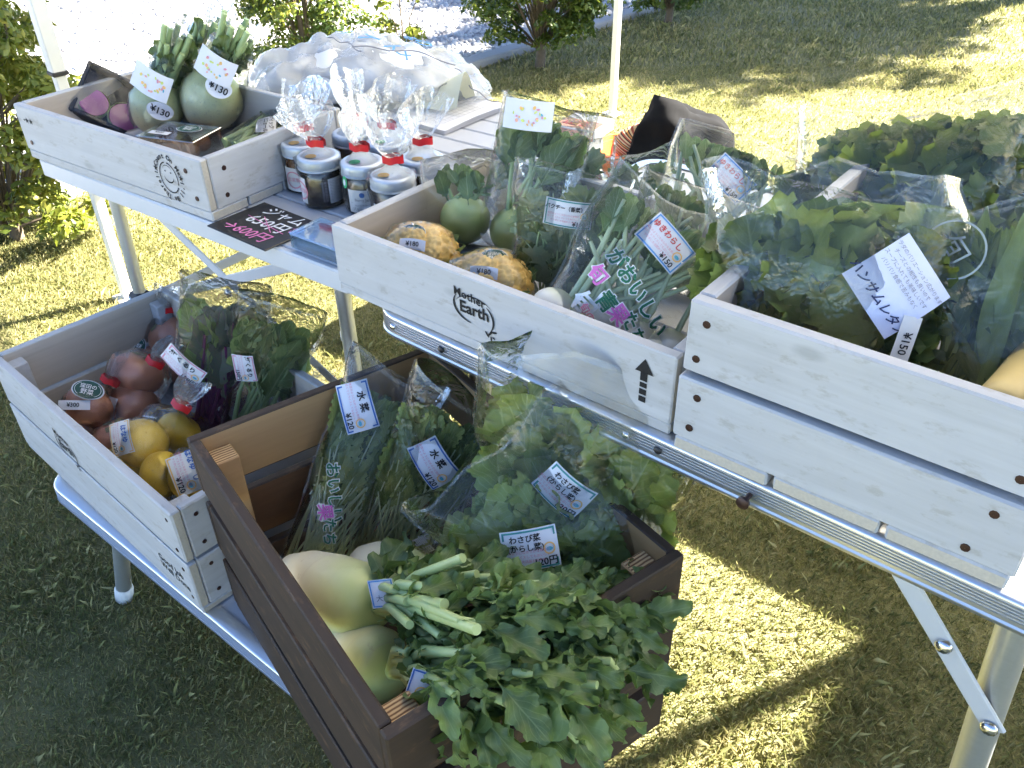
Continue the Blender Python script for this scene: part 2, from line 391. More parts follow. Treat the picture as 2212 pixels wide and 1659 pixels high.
MB().poly([(p.x, p.y, .004) for p in gp]).build('gravel', M_GRAVEL, kind='structure')
kb = MB(); cc = K0+KD*3+KN*.05
kb.box((cc.x, cc.y, .012), (60, .10, .06), .008, Matrix.Rotation(KA, 3, 'Z'))
M_CONC = plain('kerb_concrete', (.34, .34, .35), .85, var=.15, scale=80, bump=.3)
kb.build('kerb', M_CONC, kind='structure')

def np_mesh(name, verts, faces, mat, parent=None, kind=None, rnd=None, smooth=False):
    me = bpy.data.meshes.new(name); nv, nf, k = len(verts), len(faces), faces.shape[1]
    me.vertices.add(nv); me.vertices.foreach_set('co', verts.astype(np.float32).ravel())
    me.loops.add(nf*k); me.loops.foreach_set('vertex_index', faces.astype(np.int32).ravel())
    me.polygons.add(nf); me.polygons.foreach_set('loop_start', np.arange(0, nf*k, k, dtype=np.int32))
    try: me.polygons.foreach_set('loop_total', np.full(nf, k, dtype=np.int32))
    except Exception: pass
    if smooth: me.polygons.foreach_set('use_smooth', np.ones(nf, dtype=bool))
    me.update(calc_edges=True); me.validate()
    if rnd is not None:
        a = me.attributes.new('rnd', 'FLOAT', 'POINT'); a.data.foreach_set('value', rnd.astype(np.float32))
    me.materials.append(mat); return link(name, me, parent, kind=kind)

def blades(zones):
    VV = []; RR = []
    for (x0, x1, y0, y1, dens, ln, wd) in zones:
        n = int((x1-x0)*(y1-y0)*dens); p = np.stack([RNG.uniform(x0, x1, n), RNG.uniform(y0, y1, n)], 1)
        s = (p[:, 0]-K0.x)*KN.x + (p[:, 1]-K0.y)*KN.y; p = p[s < -.005]
        # clip to the view (with a wide margin)
        dp = p[:, 1]*math.cos(CAM_P)+CAM_H*math.sin(CAM_P); xr = p[:, 0]/dp; p = p[(np.abs(xr) < .80)]
        n = len(p); az = RNG.uniform(0, 2*np.pi, n); patch = .5+.5*np.sin(p[:, 0]*7.3+2*np.sin(p[:, 1]*5.1))*np.sin(p[:, 1]*8.7+1.5*np.sin(p[:, 0]*4.3)); l = ln*RNG.uniform(.45, 1.3, n)*(.7+.6*patch)*np.where(RNG.uniform(0, 1, n) < .03, 1.9, 1.0); lean = RNG.uniform(.15, 1.05, n); w = wd*RNG.uniform(.7, 1.3, n)
        dx, dy = np.cos(az), np.sin(az); px, py = -dy*w, dx*w
        b = np.zeros((n, 4, 3))
        b[:, 0, 0] = p[:, 0]-px; b[:, 0, 1] = p[:, 1]-py; b[:, 1, 0] = p[:, 0]+px; b[:, 1, 1] = p[:, 1]+py
        mx = p[:, 0]+dx*l*.45*np.sin(lean*.6); my = p[:, 1]+dy*l*.45*np.sin(lean*.6)
        b[:, 2, 0] = mx+px*.8; b[:, 2, 1] = my+py*.8; b[:, 2, 2] = l*.55*np.cos(lean*.6)
        b[:, 3, 0] = p[:, 0]+dx*l*np.sin(lean); b[:, 3, 1] = p[:, 1]+dy*l*np.sin(lean); b[:, 3, 2] = np.maximum(l*np.cos(lean), .003)
        VV.append(b.reshape(-1, 3)); RR.append(np.repeat(RNG.uniform(0, 1, n), 4))
    V = np.concatenate(VV); n = len(V)//4; F = (np.arange(n)*4)[:, None]+np.array([[0, 1, 2, 3]]); 
    F = np.concatenate([F[:, [0, 1, 2]], F[:, [0, 2, 3]]])
    return V, F, np.concatenate(RR)
V, F, rr = blades([(-1.9, 1.7, .25, 2.7, 46000, .0155, .00075), (-3.2, 3.4, 2.7, 4.6, 13000, .020, .0015), (-2.5, 5.2, 4.6, 7.6, 4200, .028, .003)])
g = np_mesh('grass', V, F, M_BLADE, kind='stuff', rnd=rr); tag(g, 'short straw and olive lawn grass around the tables', 'grass')
# gravel stones
def stones(n):
    a = RNG.uniform(-1.5, 6.5, n); w = .12+RNG.uniform(0, 1, n)**1.2*5.0
    cx = K0.x+KD.x*a+KN.x*w; cy = K0.y+KD.y*a+KN.y*w
    base = np.array([(-1,-.7,0), (.2,-1,0), (1,-.2,0), (.6,.9,0), (-.6,.8,0), (-.5,-.3,.8), (.5,-.2,.95), (.1,.5,.85)])
    tri = np.array([(0,1,5), (1,6,5), (1,2,6), (2,3,6), (3,7,6), (3,4,7), (4,5,7), (4,0,5), (5,6,7)])
    sc = RNG.uniform(.008, .022, n)*(1+w*.10); az = RNG.uniform(0, 2*np.pi, n)
    b = base[None]+RNG.normal(0, .16, (n, 8, 3)); x = b[:, :, 0]*sc[:, None]; y = b[:, :, 1]*sc[:, None]*.8; z = np.maximum(b[:, :, 2], 0)*sc[:, None]*.75
    c, s = np.cos(az)[:, None], np.sin(az)[:, None]
    V = np.stack([cx[:, None]+x*c-y*s, cy[:, None]+x*s+y*c, z+.005], 2).reshape(-1, 3)
    F = ((np.arange(n)*8)[:, None, None]+tri[None]).reshape(-1, 3); return V, F, np.repeat(RNG.uniform(0, 1, n), 8)
V, F, rr = stones(42000); g = np_mesh('gravel_stones', V, F, M_STONE, kind='stuff', rnd=rr); tag(g, 'crushed pale grey gravel stones beyond the kerb', 'gravel')

# ---------------------------------------------------------------- bushes and the shade trees
def foliage_mat(name, stops, trans=.4):
    m, nt, out = new_mat(name); at = N(nt, 'ShaderNodeAttribute'); at.attribute_name = 'rnd'
    c = ramp(nt, at.outputs['Fac'], stops); p = pbr(nt, None, c, .42); t = N(nt, 'ShaderNodeBsdfTranslucent'); L(nt, mixc(nt, .5, c, (.28, .30, .03)), t.inputs[0])
    x = N(nt, 'ShaderNodeMixShader'); x.inputs[0].default_value = trans; L(nt, p.outputs[0], x.inputs[1]); L(nt, t.outputs[0], x.inputs[2]); L(nt, x.outputs[0], out.inputs[0]); return m
M_BUSH = foliage_mat('holly_leaf', [(0, (.020, .050, .010)), (.5, (.055, .105, .018)), (.85, (.13, .18, .03)), (1, (.24, .22, .04))])
M_BUSHY = foliage_mat('yellowing_leaf', [(0, (.07, .11, .015)), (.5, (.19, .23, .035)), (1, (.40, .36, .07))])
M_BARK = plain('grey_bark', (.13, .10, .07), .9, var=.35, scale=60, bump=.6)
def leaf_cloud(cen, nrm, size, n_aspect=.5):
    n = len(cen); a = RNG.normal(0, 1, (n, 3)); t = a-nrm*np.sum(a*nrm, 1, keepdims=True); t /= np.linalg.norm(t, axis=1, keepdims=True); b = np.cross(nrm, t)
    s = size[:, None]; V = np.zeros((n, 4, 3)); V[:, 0] = cen-t*s; V[:, 1] = cen+b*s*n_aspect-nrm*s*.18; V[:, 2] = cen+t*s+nrm*s*.12; V[:, 3] = cen-b*s*n_aspect-nrm*s*.18
    F = (np.arange(n)*4)[:, None]+np.array([[0, 1, 2, 3]]); F = np.concatenate([F[:, [0, 1, 2]], F[:, [0, 2, 3]]]); return V.reshape(-1, 3), F
def bush(loc, h, rx, nclump, leaf, mat, label, seed, trunk=.2, sprouts=0, name='shrub', dens=150, group='clipped shrubs along the kerb'):
    rg = np.random.default_rng(seed); t = thing(name, label, 'shrub', loc, group=group)
    mb = MB(); tw = MB(); cl = []
    mb.tube([(0, 0, -.02), (.01, .0, trunk*.6), (.0, .01, trunk+.05)], [.035*h, .028*h, .022*h], 8)
    for i in range(nclump):
        ph = rg.uniform(0, 2*np.pi); zz = rg.uniform(0, 1); env = (1-(2*zz-.85)**2*.55); rr = rx*env*math.sqrt(rg.uniform(.25, 1.0))*rg.uniform(.8, 1.12)
        p = np.array([rr*math.cos(ph), rr*math.sin(ph), trunk+zz*(h-trunk)]); cl.append((p, rg.uniform(.055, .10)*h*1.2))
        if i % 2 == 0: mb.tube([(0, 0, trunk*.7), tuple(p*np.array([.45, .45, .8])), tuple(p)], [.008*h, .005*h, .002*h], 5, cap=False)
    for i in range(sprouts):
        ph = rg.uniform(0, 2*np.pi); r0 = rx*rg.uniform(.1, .75); x, y = r0*math.cos(ph), r0*math.sin(ph); z0 = h*.85; z1 = h*rg.uniform(1.02, 1.22)
        mb.tube([(x, y, z0), (x*1.1, y*1.1, z1)], [.004, .002], 5, cap=False)
        for k in range(7): cl.append((np.array([x*(1+.1*k/7), y*(1+.1*k/7), z0+(z1-z0)*k/7]), .022))
    C = []; NN = []; RRD = []
    for p, rad in cl:
        m = max(8, int(dens*(rad/.09)**2)); d = rg.normal(0, 1, (m, 3)); d /= np.linalg.norm(d, axis=1, keepdims=True); d[:, 2] = np.abs(d[:, 2])*.9-.25
        C.append(p+d*rad*rg.uniform(.55, 1.08, (m, 1))); nn = d+rg.normal(0, .55, (m, 3))+np.array([0, 0, .5]); NN.append(nn/np.linalg.norm(nn, axis=1, keepdims=True)); RRD.append(np.clip(rg.uniform(0, .7, m)+rg.normal(.1, .12), 0, 1))
    C = np.concatenate(C); NN = np.concatenate(NN); rd = np.concatenate(RRD)
    V, F = leaf_cloud(C, NN, leaf*rg.uniform(.65, 1.25, len(C))); np_mesh('crown', V, F, mat, t, rnd=np.repeat(rd, 4))
    mb.build('trunk', M_BARK, t, 60); return t
b1 = K0+KD*.10-KN*.22
bush((-1.66, 2.66, 0), .76, .42, 150, .0165, M_BUSHY, 'yellow-green shrub with upright sprouts beside the slanting tent post', 3, .06, 9, dens=170)
bush((-.84, 3.80, 0), .96, .25, 80, .0155, M_BUSH, 'dark green shrub rising behind the big poly bag', 5, .06, 0)
bush((-.47, 4.13, 0), .62, .13, 22, .016, M_BUSHY, 'small thin yellow shrub beside the dark green shrub', 8, .06, 5)
bush((.17, 4.62, 0), .84, .36, 120, .0165, M_BUSH, 'round dark shrub with bare trunk standing at the kerb', 11, .14, 0)
bush((.98, 5.52, 0), .80, .29, 80, .0175, M_BUSH, 'far round shrub beyond the cream tent post', 13, .12, 0)
def shade_tree(loc, h, r, label, seed, n=120):
    rg = np.random.default_rng(seed); t = thing('shade_tree', label, 'tree', loc, group='shade trees beyond the lawn'); mb = MB(); C = []; NN = []
    mb.tube([(0, 0, -.05), (.05, .02, h*.3), (0, .05, h*.6), (.05, 0, h*.9)], [.16, .12, .08, .03], 9)
    for i in range(n):
        d = rg.normal(0, 1, 3); d /= np.linalg.norm(d); p = np.array([0, 0, h*.68])+d*np.array([r, r, h*.15])*rg.uniform(.35, 1.05)
        if i % 3 == 0: mb.tube([(0, 0, h*.4), tuple(p*np.array([.5, .5, .85])), tuple(p)], [.05, .03, .008], 5, cap=False)
        m = 44; q = rg.normal(0, 1, (m, 3)); C.append(p+q*r*.085); nn = rg.normal(0, 1, (m, 3)); NN.append(nn/np.linalg.norm(nn, axis=1, keepdims=True))
    C = np.concatenate(C); NN = np.concatenate(NN); V, F = leaf_cloud(C, NN, .062*rg.uniform(.6, 1.3, len(C)), .6)
    np_mesh('crown', V, F, M_BUSH, t, rnd=np.repeat(rg.uniform(0, .9, len(C)), 4)); mb.build('trunk', M_BARK, t, 60)
_sl = SUN_DIR/SUN_DIR.z
def tree_for(sx, sy, h, r, label, seed, n): shade_tree((sx+_sl.x*h*.68, sy+_sl.y*h*.68, 0), h, r, label, seed, n)
tree_for(1.35, 5.05, 5.2, 1.0, 'broad leafy shade tree whose dappled shadow reaches the lawn', 21, 85)
tree_for(.45, 5.15, 5.6, .95, 'tall leafy shade tree standing next to the broad one', 22, 85)
tree_for(1.9, 6.25, 5.0, 1.05, 'leafy shade tree with a rounder crown past the lawn', 23, 85)
tree_for(.9, 6.7, 6.2, 1.2, 'tallest leafy shade tree, behind the broad one', 24, 85)
# ---------------------------------------------------------------- tent
TA = R(45); TU = Vector((math.cos(TA), math.sin(TA), 0)); TV = Vector((math.sin(TA), -math.cos(TA), 0))
TP1 = Vector((-1.135, 2.24, 0)); TS, TW, TZ = 2.27, 2.86, 2.26
tent = thing('market_tent', 'white pop-up tent on square cream posts above the stall', 'tent', TP1, (0, 0, TA))
def tent_post(x, y, clipz):
    m = MB().box((x, y, clipz/2+.02), (.028, .028, clipz+.04), .003); p = m.build('post', M_TENTPOST, tent)
    MB().box((x, y, (clipz+TZ)/2), (.036, .036, TZ-clipz), .003).build('upper_sleeve', M_TENTPOST, p)
    MB().box((x, y, clipz+.004), (.041, .041, .012), .003).build('clip', M_BLACKPLASTIC, p)
    MB().box((x, y, .006), (.07, .07, .012), .003).build('foot_plate', M_TENTPOST, p)
clip_z = uny(150, 160, TP1.y).z
for (x, y, cz) in ((0, 0, clip_z), (TS, 0, 1.25), (0, -TW, 1.25), (TS, -TW, 1.25)): tent_post(x, y, cz)
cm = MB(); o = .05; apex = (TS/2, -TW/2, 2.9); cs = [(-o, o, TZ+.02), (TS+o, o, TZ+.02), (TS+o, -TW-o, TZ+.02), (-o, -TW-o, TZ+.02)]
for i in range(4):
    a, b = cs[i], cs[(i+1) % 4]; cm.poly([a, b, apex]); cm.poly([a, b, (b[0], b[1], TZ-.16), (a[0], a[1], TZ-.16)])
cm.build('canopy', M_CANOPY, tent)
for a, b in (((0, 0), (TS, 0)), ((TS, 0), (TS, -TW)), ((TS, -TW), (0, -TW)), ((0, -TW), (0, 0))):
    for s in (0, 1): MB().tube([(a[0], a[1], TZ-.03-.3*s), (b[0], b[1], TZ-.33+.3*s)], .010, 6).build('truss_bar', M_TENTPOST, tent)

# ---------------------------------------------------------------- tables
def bar(parent, a, b, w, t, mat, name, nrm):
    a, b = Vector(a), Vector(b); x = (b-a).normalized(); n = Vector(nrm); n = (n-x*n.dot(x)).normalized(); y = n.cross(x)
    m = MB().box((0, 0, 0), ((b-a).length+w, w, t), .002); return m.build(name, mat, parent, None, (a+b)/2, frame_rot(x, y, n))
def rivet(parent, p, n, r=.006):
    n = Vector(n).normalized(); M = n.to_track_quat('Z', 'Y').to_matrix()
    return MB().lathe([(r, 0), (r*.95, r*.3), (r*.6, r*.6), (0.0001, r*.7)], 10).build('rivet', M_CHROME, parent, 50, p, M)
def leg(parent, top, foot, r, mat, cap=M_CAP, capr=1.25):
    a, b = Vector(top), Vector(foot); d = (b-a).normalized(); l = MB().tube([a, b-d*.02], r, 16).build('leg', mat, parent, 50)
    MB().tube([b-d*.035, b-d*.03, b-d*.004, b], [r*1.02, r*capr, r*capr, r*1.05], 16).build('foot_cap', cap, l, 40); return l
# table 1: slatted roll-top table
T1 = thing('slatted_table', 'white slatted folding table with crossed legs under the jam jars', 'table', (-.858, 1.527, 0), (0, 0, R(-36.6)))
L1, W1, Z1 = .785, .69, .700
ns = 11; sw = (W1-.02)/ns
slat_me = MB().box((0, 0, 0), (L1-.03, sw-.0035, .013), .0025).mesh('slat', M_SLAT)
for i in range(ns): link('slat', slat_me, T1, (L1/2, .01+sw*(i+.5), Z1-.0067))
for y, nm in ((.006, 'rail'), (W1-.006, 'rail')): MB().box((L1/2, y, Z1-.018), (L1, .012, .034), .003).build(nm, M_WHITEMETAL, T1)
for x in (.0075, L1-.0075): MB().box((x, W1/2, Z1-.016), (.015, W1-.026, .030), .003).build('end_rail', M_WHITEMETAL, T1)
for y in (.2, .48): MB().box((L1/2, y, Z1-.024), (L1-.032, .02, .02), .002).build('cross_bar', M_ALU, T1)
lx = (.07, L1-.11); ly = (.085, W1-.085)
for x in lx:
    for y in ly:
        sx = -.02 if x < .3 else .02; sy = -.012 if y < .3 else .012
        l = leg(T1, (x, y, Z1-.03), (x+sx, y+sy, 0), .0125, M_TUBE)
        MB().box((x+sx*.45, y+sy*.45, .385), (.036, .036, .042), .006).build('leg_clamp', M_BLACKPLASTIC, l)
        rivet(l, (x+sx*.45-.008, y+sy*.45-.018, .393), (0, -1, 0))
zc = .385; yf = ly[0]-.002
bar(T1, (lx[0]-.005, yf, zc), (lx[1]-.02, yf-.012, Z1-.045), .020, .004, M_WHITEMETAL, 'cross_strut', (0, 1, 0))
bar(T1, (lx[0]+.07, yf-.008, Z1-.045), (lx[1], yf-.004, zc), .020, .004, M_WHITEMETAL, 'cross_strut', (0, 1, 0))
bar(T1, (lx[0], ly[0]+.01, zc), (lx[1]-.12, ly[1], Z1-.045), .020, .004, M_WHITEMETAL, 'cross_strut', (1, -.6, 0))
bar(T1, (lx[0], ly[1], zc), (lx[0]+.02, ly[0], Z1-.045), .020, .004, M_WHITEMETAL, 'cross_strut', (1, 0, 0))
bar(T1, (lx[0], ly[1], zc), (lx[1], ly[1], Z1-.045), .020, .004, M_WHITEMETAL, 'cross_strut', (0, 1, 0))
rivet(T1, ((lx[0]+lx[1])/2+.02, yf-.014, (zc+Z1)/2-.03), (0, -1, 0), .009)
def rim_table(name, label, loc, yaw, Lx, Wy, Z, h, top_mat, group=None):
    t = thing(name, label, 'table', loc, (0, 0, R(yaw)), group)
    r = .045; path = []
    for (cx, cy, a0) in ((Lx-r, r, -90), (Lx-r, Wy-r, 0), (r, Wy-r, 90), (r, r, 180)):
        for k in range(7): a = R(a0+15*k); path.append((cx, cy, math.cos(a), math.sin(a)))
    prof = [(-.022, 0), (-.004, 0), (-.001, -.002), (0, -.004)]
    nr = 5; zz = -.004
    for k in range(nr): prof += [(0, zz-.0012), (-.0016, zz-.0018), (-.0016, zz-.003), (0, zz-.0036)]; zz -= .0036
    prof += [(0, zz-.004), (.0015, zz-.006), (.0015, -h+.004), (-.001, -h), (-.012, -h)]
    m = MB(); n = len(path); k = len(prof)
    for (cx, cy, nx, ny) in path:
        for (d, z) in prof: m.v.append((cx+nx*(r+d), cy+ny*(r+d), Z+z))
    for i in range(n):
        for j in range(k-1): a = i*k+j; b = ((i+1) % n)*k+j; m.f.append((a, a+1, b+1, b)); m.m.append(0)
    m.build('rim', M_RIM, t, 35)
    MB().box((Lx/2, Wy/2, Z-.010), (Lx-.042, Wy-.042, .014), .002).build('top_panel', top_mat, t)
    return t
M_TOPW = plain('white_table_top', (.58, .59, .62), .45, var=.03)
T2 = rim_table('folding_table', 'aluminium-rimmed folding table carrying the two right-hand white crates', (-.186, .972, 0), -40.1, .95, .68, .700, .034, M_TOPW)
for (x, y, fx, fy) in ((.11, .10, .07, .075), (.11, .58, .07, .605), (.785, .077, .842, .074), (.86, .58, .90, .605)):
    l = leg(T2, (x, y, .672), (fx, fy, 0), .0165, M_TUBE)
bar(T2, (.685, .028, .655), (.808, .058, .485), .022, .005, M_WHITEMETAL, 'leg_brace', (0, 1, 0)); rivet(T2, (.745, .038, .575), (0, -1, 0), .0085); rivet(T2, (.808, .052, .485), (0, -1, 0), .0085)
bar(T2, (.70, .640, .655), (.872, .60, .47), .022, .005, M_WHITEMETAL, 'leg_brace', (0, 1, 0))
bar(T2, (.27, .060, .655), (.10, .082, .47), .022, .005, M_WHITEMETAL, 'leg_brace', (0, 1, 0))
bar(T2, (.27, .640, .655), (.10, .60, .47), .022, .005, M_WHITEMETAL, 'leg_brace', (0, 1, 0))
for (x, mt) in ((.045, M_CHROME), (.13, M_BLACKPLASTIC), (.40, M_CHROME), (.44, M_BLACKPLASTIC)):
    MB().lathe([(.005, 0), (.0048, .0015), (.003, .003), (.0001, .0034)], 10).build('rim_screw', mt, T2, 50, (x, .0005, .684), Matrix.Rotation(R(90), 3, 'X'))
MB().lathe([(.0028, 0), (.0028, .012), (.0065, .013), (.0068, .017), (.004, .0185), (.0001, .019)], 12).build('locking_knob', M_SCREW, T2, 40, (.545, .0005, .682), Matrix.Rotation(R(90), 3, 'X'))
Z3 = .300
T3 = rim_table('low_folding_table', 'low aluminium-rimmed folding table under the persimmon crate and brown crate', (-.795, 1.098, 0), -39.4, .92, .46, Z3, .030, M_TOPW)
for (x, y, fx, fy) in ((.10, .07, .045, .035), (.10, .39, .05, .42), (.82, .07, .86, .05), (.82, .39, .86, .41)): leg(T3, (x, y, Z3-.02), (fx, fy, 0), .014, M_TUBE, capr=1.2)
MB().tube([(.135, .03, Z3-.025), (.13, .04, Z3-.07), (.105, .06, Z3-.10), (.085, .06, Z3-.15)], .006, 8).build('leg_brace', M_ALU, T3, 50)
MB().box((.085, .055, Z3-.05), (.05, .03, .04), .004).build('hinge', M_ALU, T3)
T4 = thing('bench', 'narrow low bench behind the tables carrying the black bag and orange basket', 'bench', (-.095, 2.222, 0), (0, 0, R(-40.1)))
for i in range(4): MB().box((.98, .044+.088*i, .392), (1.96, .084, .016), .002).build('plank', M_BROWNWOOD, T4)
for x in (.08, .98, 1.88):
    for y in (.03, .32): MB().box((x, y, .19), (.03, .03, .386), .002).build('leg', M_BROWNWOOD, T4)
    MB().box((x, .175, .366), (.03, .25, .034), .002).build('rail', M_BROWNWOOD, T4)
# the neighbouring stall's tent, out of the picture to the right: its shadow lies beside the table
tent2 = thing('market_tent', 'second white pop-up tent standing beside the stall', 'tent', (3.36, 2.28, 0), (0, 0, R(52)))
for (x, y) in ((-.05, -.05), (-2.65, -.05), (-.05, -2.65), (-2.65, -2.65)):
    MB().box((x, y, 1.1), (.034, .034, 2.2), .003).build('post', M_TENTPOST, tent2)
cm = MB(); cs = [(0, 0, 2.2), (-2.7, 0, 2.2), (-2.7, -2.7, 2.2), (0, -2.7, 2.2)]
for i in range(4):
    a, b = cs[i], cs[(i+1) % 4]; cm.poly([a, b, (-1.35, -1.35, 2.9)]); cm.poly([a, b, (b[0], b[1], 2.04), (a[0], a[1], 2.04)])
cm.build('canopy', M_CANOPY, tent2)

# ---------------------------------------------------------------- crates
_screw = MB().lathe([(.0042, 0), (.0040, .0010), (.0015, .0014), (.0001, .0012)], 9).mesh('screw', M_SCREW, 50)
_screwr = MB().lathe([(.0034, 0), (.0032, .0008), (.0001, .0010)], 9).mesh('screw', M_SCREW, 50)
def plank(parent, ctr, ln, h, th, axis='x', mats=(M_WHITEWOOD, M_RAWEND, M_WHITEIN), fm={0: 1, 1: 1}, name='plank', bev=.002, tilt=0.0, seed=0):
    m = MB().box((0, 0, 0), (ln, th, h), bev, face_mi=fm)
    rg = random.Random(hash((round(ctr[0], 4), round(ctr[1], 4), round(ctr[2], 4))) & 0xffff)
    m.v = [(x, y+(.0006*math.sin(x*31+rg.random()*6) if ln > .2 else 0), z) for x, y, z in m.v]
    return m.build(name, list(mats), parent, None, ctr, (tilt, 0, 0 if axis == 'x' else math.pi/2))
def screws(pl, pts, th, side=-1, me=None):
    for x, z in pts: link('screw', me or _screw, pl, (x, side*th/2, z), (R(90) if side < 0 else R(-90), 0, 0))
def crate_box(name, label, loc, yaw, Lx, Wy, rows, t, base_h, base_n, group=None, base_mat=(M_WHITEWOOD, M_RAWEND), inset=0.0, base_axis='x'):
    c = thing(name, label, 'crate', loc, (0, 0, R(yaw)), group); P = {}
    z = base_h
    if base_axis == 'x':
        for i in range(base_n): w = Wy/base_n; plank(c, (Lx/2, w*(i+.5), base_h/2), Lx-.002*(i % 2), base_h, w-.003, 'x', base_mat, name='base_board')
    else:
        for i in range(base_n): w = Lx/base_n; plank(c, (w*(i+.5), Wy/2, base_h/2), Wy-.002*(i % 2), base_h, w-.006, 'y', base_mat, name='base_board')
    for k, (h, gap) in enumerate(rows):
        zc = z+h/2; d = inset if k else 0
        P['front', k] = plank(c, (Lx/2, t/2+d, zc), Lx, h, t, fm={0: 1, 1: 1, 3: 2}); P['back', k] = plank(c, (Lx/2, Wy-t/2-d, zc), Lx, h, t, fm={0: 1, 1: 1, 2: 2})
        P['left', k] = plank(c, (t/2, Wy/2, zc), Wy-2*t-2*d-.001, h, t, 'y', fm={0: 1, 1: 1, 2: 2}); P['right', k] = plank(c, (Lx-t/2, Wy/2, zc), Wy-2*t-2*d-.001, h, t, 'y', fm={0: 1, 1: 1, 3: 2})
        z += h+gap
    return c, P
def stamp(pl, th, draw, name='stamp', mat=K_BLACK, side=-1):
    m = MB(); fn = lambda x, y: (x*(-side), side*(th/2+.0006), y); draw(m, fn); return m.build(name, M_STAMP, pl)
def arc(m, fn, cx, cy, rx, ry, a0, a1, w, n=26, taper=True):
    vs = []; 
    for i in range(n+1):
        a = R(a0+(a1-a0)*i/n); k = w*(math.sin(math.pi*i/n)*.8+.2 if taper else 1)/2
        for s in (-1, 1): vs.append(fn(cx+(rx+s*k)*math.cos(a), cy+(ry+s*k)*math.sin(a)))
    m.add(vs, [(2*i, 2*i+1, 2*i+3, 2*i+2) for i in range(n)])
def blob(m, fn, cx, cy, a, b, rot, n=10): 
    c, s = math.cos(rot), math.sin(rot); m.add([fn(cx+a*math.cos(2*math.pi*i/n)*c-b*math.sin(2*math.pi*i/n)*s, cy+a*math.cos(2*math.pi*i/n)*s+b*math.sin(2*math.pi*i/n)*c) for i in range(n)], [tuple(range(n))])
def mother_earth(cx, cy, k):
    def d(m, fn):
        f = lambda x, y: fn(cx+x*k, cy+y*k)
        m.text('Mother', .30, lambda x, y: f(x-.12, y+.28-.10*x), bold=.022, space=1.05)
        m.text('Earth', .42, lambda x, y: f(x+.02, y-.04), bold=.03, space=1.0)
        arc(m, f, .0, .02, .60, .42, 150, 262, .07); arc(m, f, .05, -.02, .60, .34, 165, 30, .03); arc(m, f, .18, -.16, .42, .40, 60, -40, .06)
        for (x, y, a, b, r) in ((.50, -.46, .10, .03, .9), (.62, -.40, .08, .028, .3), (.40, -.52, .09, .03, 2.2), (.52, -.60, .07, .025, 1.6), (.60, -.56, .05, .02, -.6)): blob(m, f, x, y, a, b, r)
    return d
# crate A : shallow tray of green radishes
cA, PA = crate_box('shallow_crate', 'shallow white crate stamped with a round smiling face, on the slatted table', (-.872, 1.530, Z1), -35.6, .509, .297, [(.082, 0)], .014, .016, 4)
screws(PA['front', 0], [(.215, .018), (.228, -.024), (-.232, -.025)], .014); screws(PA['right', 0], [(-.108, .018), (-.112, -.024)], .014, -1)
def smile(m, fn):
    f = lambda x, y: fn(.168+x, -.003+y)
    s = "Count On Me★I'll Be There!!★"
    for i, ch in enumerate(s):
        a = R(150-360*i/len(s)); ca, sa = math.cos(a-math.pi/2), math.sin(a-math.pi/2)
        if ch != ' ': m.text(ch, .0115, lambda x, y: f(.0305*math.cos(a)+x*ca-y*sa, .0345*math.sin(a)+x*sa+y*ca), bold=.03)
    arc(m, f, 0, 0, .0215, .0245, 100, 330, .0018, taper=False); arc(m, f, 0, 0, .0215, .0245, -20, 85, .0018, taper=False)
    arc(m, f, 0, .004, .012, .012, 195, 345, .0022); arc(m, f, 0, .010, .012, .010, 20, 165, .0010); blob(m, f, -.006, .010, .0016, .0012, 0); blob(m, f, .007, .009, .0016, .0012, 0)
stamp(PA['front', 0], .014, smile)
stamp(PA['front', 0], .014, lambda m, fn: m.text('•★★', .013, lambda x, y: fn(-.218+x, .016+y), bold=.01), 'star_stamp')
# crate B : tray of cauliflower, kohlrabi and turnips
cB, PB = crate_box('tray_crate', 'white crate stamped with black plant lettering and an up arrow, holding cauliflowers', (-.228, 1.011, Z1), -39.4, .503, .330, [(.082, 0)], .014, .014, 4)
stamp(PB['front', 0], .014, mother_earth(-.012, .002, .050))
def arrow(m, fn):
    f = lambda x, y: fn(.217+x, y)
    m.add([f(-.011, .010), f(.011, .010), f(0, .027)], [(0, 1, 2)]); 
    for (a, b) in ((.0, .011), (-.008, -.002), (-.017, -.010), (-.026, -.019)): m.add([f(-.0042, a), f(.0042, a), f(.0042, b), f(-.0042, b)], [(0, 1, 2, 3)])
stamp(PB['front', 0], .014, arrow, 'arrow_stamp')
screws(PB['left', 0], [(-.12, .02)], .014, 1)
# crate C : two-plank crate of bagged lettuce
cC, PC = crate_box('deep_crate', 'plain white two-plank crate of bagged lettuce with rusty screws, unmarked', (.160, .676, Z1), -38.6, .318, .50, [(.072, .004), (.077, 0)], .016, .016, 3, inset=.006, base_axis='y')
screws(PC['front', 1], [(-.140, .018), (-.146, -.022), (.135, -.022), (.139, .016)], .016); screws(PC['front', 0], [(-.137, .018), (-.141, -.020), (.128, .020), (.118, -.024)], .016)
